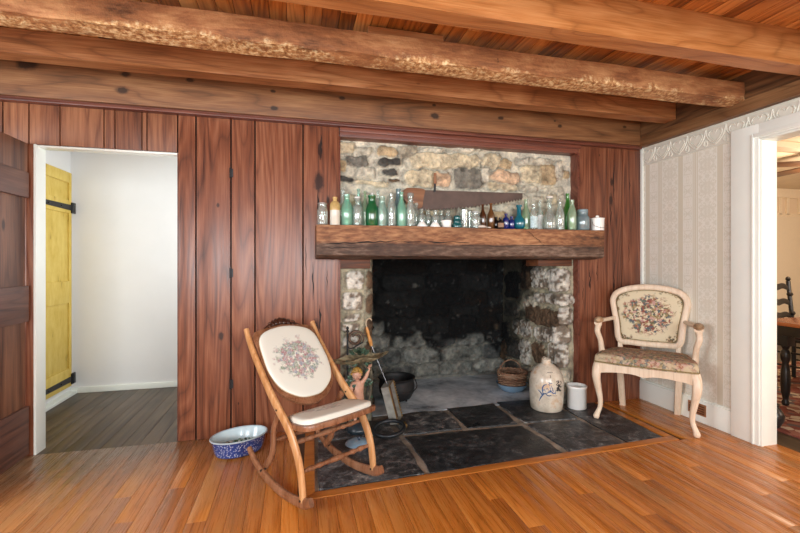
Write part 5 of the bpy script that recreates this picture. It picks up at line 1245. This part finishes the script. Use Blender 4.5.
# wrought iron stand behind it: upright with ball finial and scroll ring
ir = thing('iron_scroll_stand', 'wrought iron upright with ball finial and brown scroll ring rising behind the leaf dish', 'stand', (0, 0, .002))
px_ = lambda u, v, y=3.195: atY(u, v, y)
a = px_(347.5, 331); MB().sweep([Vector((a.x, 3.195, .0)), Vector((a.x, 3.195, a.z))], .014, n=10).build('upright', iron, ir)
MB().lathe([(.001, -.012), (.012, -.008), (.012, 0), (.006, .006), (.011, .016), (.010, .026), (.001, .034)], 14, Matrix.Translation((a.x, 3.195, a.z))).build('finial', iron, ir)
MB().box((a.x - .05, 3.182, 0), (a.x + .05, 3.215, .012), .003).build('foot', iron, ir)
c0 = px_(355.5, 338.5); sp = []
for i in range(60): t_ = i / 59; an = -.5 + t_ * 9.5; rr = .062 * (1 - t_ * .62); sp.append((c0.x + rr * math.cos(an), 3.185 + .01 * t_, c0.z + rr * math.sin(an)))
MB().sweep(sp, lerpl([.012, .020, .022, .020, .014], 60), n=8).build('scroll_ring', plain('brown patina scroll', hexc('5a4638'), .5, .4, nz=.35, scale=50), ir)
MB().sweep(bez([(a.x, 3.195, c0.z - .06), (a.x + .03, 3.19, c0.z - .075), (c0.x + .055, 3.185, c0.z - .03)], 4), .010, n=8).build('bracket', iron, ir)
# iron ring, brass knob, pale blue enamel lid on the hearth behind the rocker
ringp = [(.108 * math.cos(a), .095 * math.sin(a), .016 + .02 * (1 + math.sin(a + .6))) for a in np.linspace(0, 2 * PI, 41)[:-1]]
o_ = MB().sweep(ringp, .030, n=10, closed=True).build('iron_ring', plain('dark grey iron ring', hexc('2c3034'), .35, .5, nz=.2), None); o_.location = (.665, 2.985, .0)
tag(o_, 'heavy dark iron ring lying on the slate behind the rocking chair', 'ring')
t = thing('enamel_lid', 'pale blue enamel lid lying on the slate, seen under the rocking chair seat', 'dish', (.43, 2.865, .002))
MB().lathe([(.001, .024), (.05, .022), (.085, .012), (.095, .002), (.090, .0), (.001, .016)], 28).build('bowl', plain('pale blue lid enamel', hexc('8aa9bf'), .2, nz=.1), t, smooth=60)  # domed shell of the lid
MB().lathe([(.008, .022), (.007, .032), (.014, .038), (.012, .046), (.001, .048)], 14).build('foot', plain('dark lid knob', hexc('2a3a4c'), .3), t)  # knob on top of the lid
o_ = MB().lathe([(.001, 0), (.02, .002), (.024, .015), (.02, .028), (.010, .034), (.012, .042), (.001, .048)], 16, Matrix.Translation((.80, 3.06, .0))).build('brass_knob', plain('aged brass', hexc('9b8358'), .3, .9, nz=.2)); tag(o_, 'small aged brass knob on the hearth at the foot of the tin popper', 'knob')

# ================================================================ dining room beyond the right doorway
wallc = plain('warm cream wall', hexc('e8d4b8'), .8, nz=.02, scale=3)
struct(MB().box((3.153, 4.9, 0), (8.6, 5.0, 2.4)).build('wall_dining_far', wallc, smooth=0)); struct(MB().box((8.5, -.2, 0), (8.6, 4.9, 2.4)).build('wall_dining_right', wallc, smooth=0))
struct(MB().box((3.153, DY + .2, 0), (3.2, 4.9, 2.4)).build('wall_dining_left', wallc, smooth=0))
b = MB(); 
for a0, a1, z0_, z1_ in ((3.153, 4.3, 0, 2.4), (4.3, 6.5, 0, .8), (4.3, 6.5, 2.2, 2.4), (6.5, 8.6, 0, 2.4)): b.box((a0, -.3, z0_), (a1, -.2, z1_))
struct(b.build('wall_dining_near', wallc, smooth=0)); winframe('window_4', True, -.25, 4.3, 6.5, .8, 2.2)
struct(MB().box((3.153, -.3, 2.36), (8.6, 5.0, 2.46)).build('ceiling_dining', plain('warm white ceiling', hexc('ead9bd'), .8, nz=.03, scale=5), smooth=0))
struct(MB().box((XR - .0, -.3, -.03), (8.6, 5.0, -.0005)).build('floor_dining', M['floorold'], smooth=0))
struct(MB().box((XR, OY0, -.02), (XR + .12, OY1, .003), .002).build('trim_19', M['floor']))
tm = plain('cream panel moulding', hexc('efdfc4'), .5, nz=.02)
b = MB().box((5.6, 4.87, 2.22), (8.5, 4.9, 2.36), .006).box((5.6, 4.88, 1.93), (8.5, 4.9, 1.98), .004)
for x in (6.0, 6.6, 7.2, 7.35, 7.6, 7.9, 8.2): b.box((x, 4.88, 1.96), (x + .06, 4.9, 2.24), .004)
struct(b.build('trim_20', tm)); struct(MB().box((3.2, 2.95, 2.30), (8.5, 3.1, 2.36), .01).build('trim_21', tm))
struct(MB().box((6.2, 4.85, 0), (7.9, 4.88, 1.93), .004).build('wall_dining_panel', plain('plain cream panel', hexc('eadcc3'), .6, nz=.01), smooth=30))
# rug
def rug_mat():
    t = NT('red and cream patterned rug'); p = t.tc.outputs['Object']; pd = t.vmath('ADD', p, t.vmath('MULTIPLY', t.noise(p, 12, 2, out=1), (.06, .06, 0)))
    v = t.sep(t.vor(pd, 16, out=1))[0]; c = t.ramp(v, [(0, hexc('7d4a42')), (.3, hexc('b39a88')), (.5, hexc('8e6155')), (.68, hexc('635a5a')), (.8, hexc('bdaf9c')), (.92, hexc('6b3a37'))], 'CONSTANT')
    t.bump(t.noise(p, 300, 2), .3, .003); return t.fin(c, .95, 0, .1)
tag(MB().box((3.42, .9, -.0003), (6.4, 3.9, .010), .003).build('patterned_rug', rug_mat()), 'red and cream patterned rug on the dining room floor', 'rug')
# table
blk = plain('black painted wood', (.015, .014, .014, 1), .3, nz=.2)
tb = thing('dining_table', 'dining table with brown top and black turned legs, seen through the right doorway', 'table', (4.70, 2.12, .010))
tt = wood('brown table top', hexc('5e2f18'), hexc('94512c'), hexc('b97343'), 'Y', .2, 1, 0, .2, .05, .3)
MB().box((-.86, -.85, .705), (.86, .68, .735), .008).build('tabletop', tt, tb); MB().box((-.68, -.70, .60), (.68, .60, .705), .004).build('apron', blk, tb)
for x in (-.62, .62):
    for y in (-.64, .60):
        MB().lathe([(a__ * .8, b__) for a__, b__ in [(.022, 0), (.032, .008), (.034, .03), (.022, .05), (.028, .07), (.038, .11), (.044, .2), (.040, .3), (.026, .36), (.040, .39), (.046, .43), (.040, .46), (.026, .48), (.042, .51)]], 18, Matrix.Translation((x, y, 0))).box((x - .045, y - .045, .51), (x + .045, y + .045, .70), .004).build('leg', blk, tb)
def ladder(name_lab, loc, rz):
    c = thing('ladder_back_chair', name_lab, 'chair', loc, rz, 'black ladder back chairs at the dining table')
    for sg in (-1, 1):
        MB().sweep([(sg * .20, .20, 0), (sg * .20, .20, .45), (sg * .205, .25, 1.02)], .040, n=10).lathe([(.02, 0), (.014, .01), (.024, .03), (.018, .05), (.004, .06)], 12, Matrix.Translation((sg * .206, .251, 1.01))).lathe([(.0205, 0), (.03, .02), (.0205, .04)], 12, Matrix.Translation((sg * .204, .235, .86))).lathe([(.0205, 0), (.03, .02), (.0205, .04)], 12, Matrix.Translation((sg * .203, .215, .66))).build('back_post', blk, c)
        MB().sweep([(sg * .21, -.20, 0), (sg * .21, -.20, .44)], .036, n=10).build('leg', blk, c)
    for z, y in ((.96, .243), (.80, .229), (.66, .216)):
        pts = bez([(-.20, y, z - .02), (-.1, y + .012, z + .012), (0, y + .018, z), (.1, y + .012, z + .012), (.20, y, z - .02)], 5); MB().sweep(pts, .012, lerpl([.045, .06, .07, .06, .045], len(pts)), side=(0, 1, 0), n=8, p=3).build('slat', blk, c)
    MB().box((-.23, -.23, .43), (.23, .22, .46), .008).build('seat', blk, c); cushion([(-.21, -.21), (0, -.22), (.21, -.21), (.2, .2), (0, .2), (-.2, .2)], .03, Matrix.Translation((0, 0, .46)), 'seat_pad', plain('dark seat pad', hexc('3b2526'), .8), c)
    for z in (.15, .28):
        MB().sweep([(-.21, -.20, z), (.21, -.20, z)], .022, n=8).build('stretcher', blk, c)
        for sg in (-1, 1): MB().sweep([(sg * .205, -.2, z + .04), (sg * .205, .2, z + .04)], .02, n=8).build('stretcher', blk, c)
ladder('black ladder back chair behind the far side of the dining table', (5.0, 3.12, .010), R(12))
ladder('black ladder back chair with dark seat pad at the near side of the dining table', (4.95, 1.15, .010), PI)
# ceiling fan
fn = thing('ceiling_fan', 'brown bladed ceiling fan in the dining room', 'fan', (5.15, 2.98, 2.36))
fw = plain('brown fan blade', hexc('6a4830'), .4, nz=.15)
MB().lathe([(.06, 0), (.05, -.03), (.018, -.04), (.018, -.12), (.09, -.13), (.10, -.18), (.06, -.21), (.001, -.22)], 20).build('motor', plain('brass fan motor', hexc('9a7b4e'), .3, .8), fn)
lb = bpy.data.lights.new('fan_light', 'POINT'); lb.energy = 30; lb.color = (1.0, .80, .58); lb.shadow_soft_size = .14
lo = bpy.data.objects.new('fan_light', lb); COL.objects.link(lo); lo.parent = fn; lo.location = (0, 0, -.36)
MB().lathe([(.001, -.215), (.03, -.215), (.035, -.235), (.001, -.24)], 16).build('light_fitting', plain('brass fitting', hexc('9a7b4e'), .3, .8), fn)
for k in range(5):
    T = Matrix.Rotation(2 * PI * k / 5 + 2.7, 4, 'Z') @ Matrix.Rotation(R(10), 4, 'X'); MB().box((.1, -.065, -.165), (.62, .065, -.155), .004, T).build('blade', fw, fn)
# small dark vase low beside the doorway
t = thing('dark_floor_vase', 'small dark patterned vase on the floor just past the right doorway', 'vase', (3.47, 2.385, .010))
MB().lathe([(.03, 0), (.035, .01), (.055, .05), (.06, .09), (.04, .13), (.025, .15), (.035, .17), (.028, .17), (.018, .15), (.001, .02)], 20).build('body', plain('dark glaze', hexc('3a3532'), .3, nz=.4, scale=30), t, smooth=60)
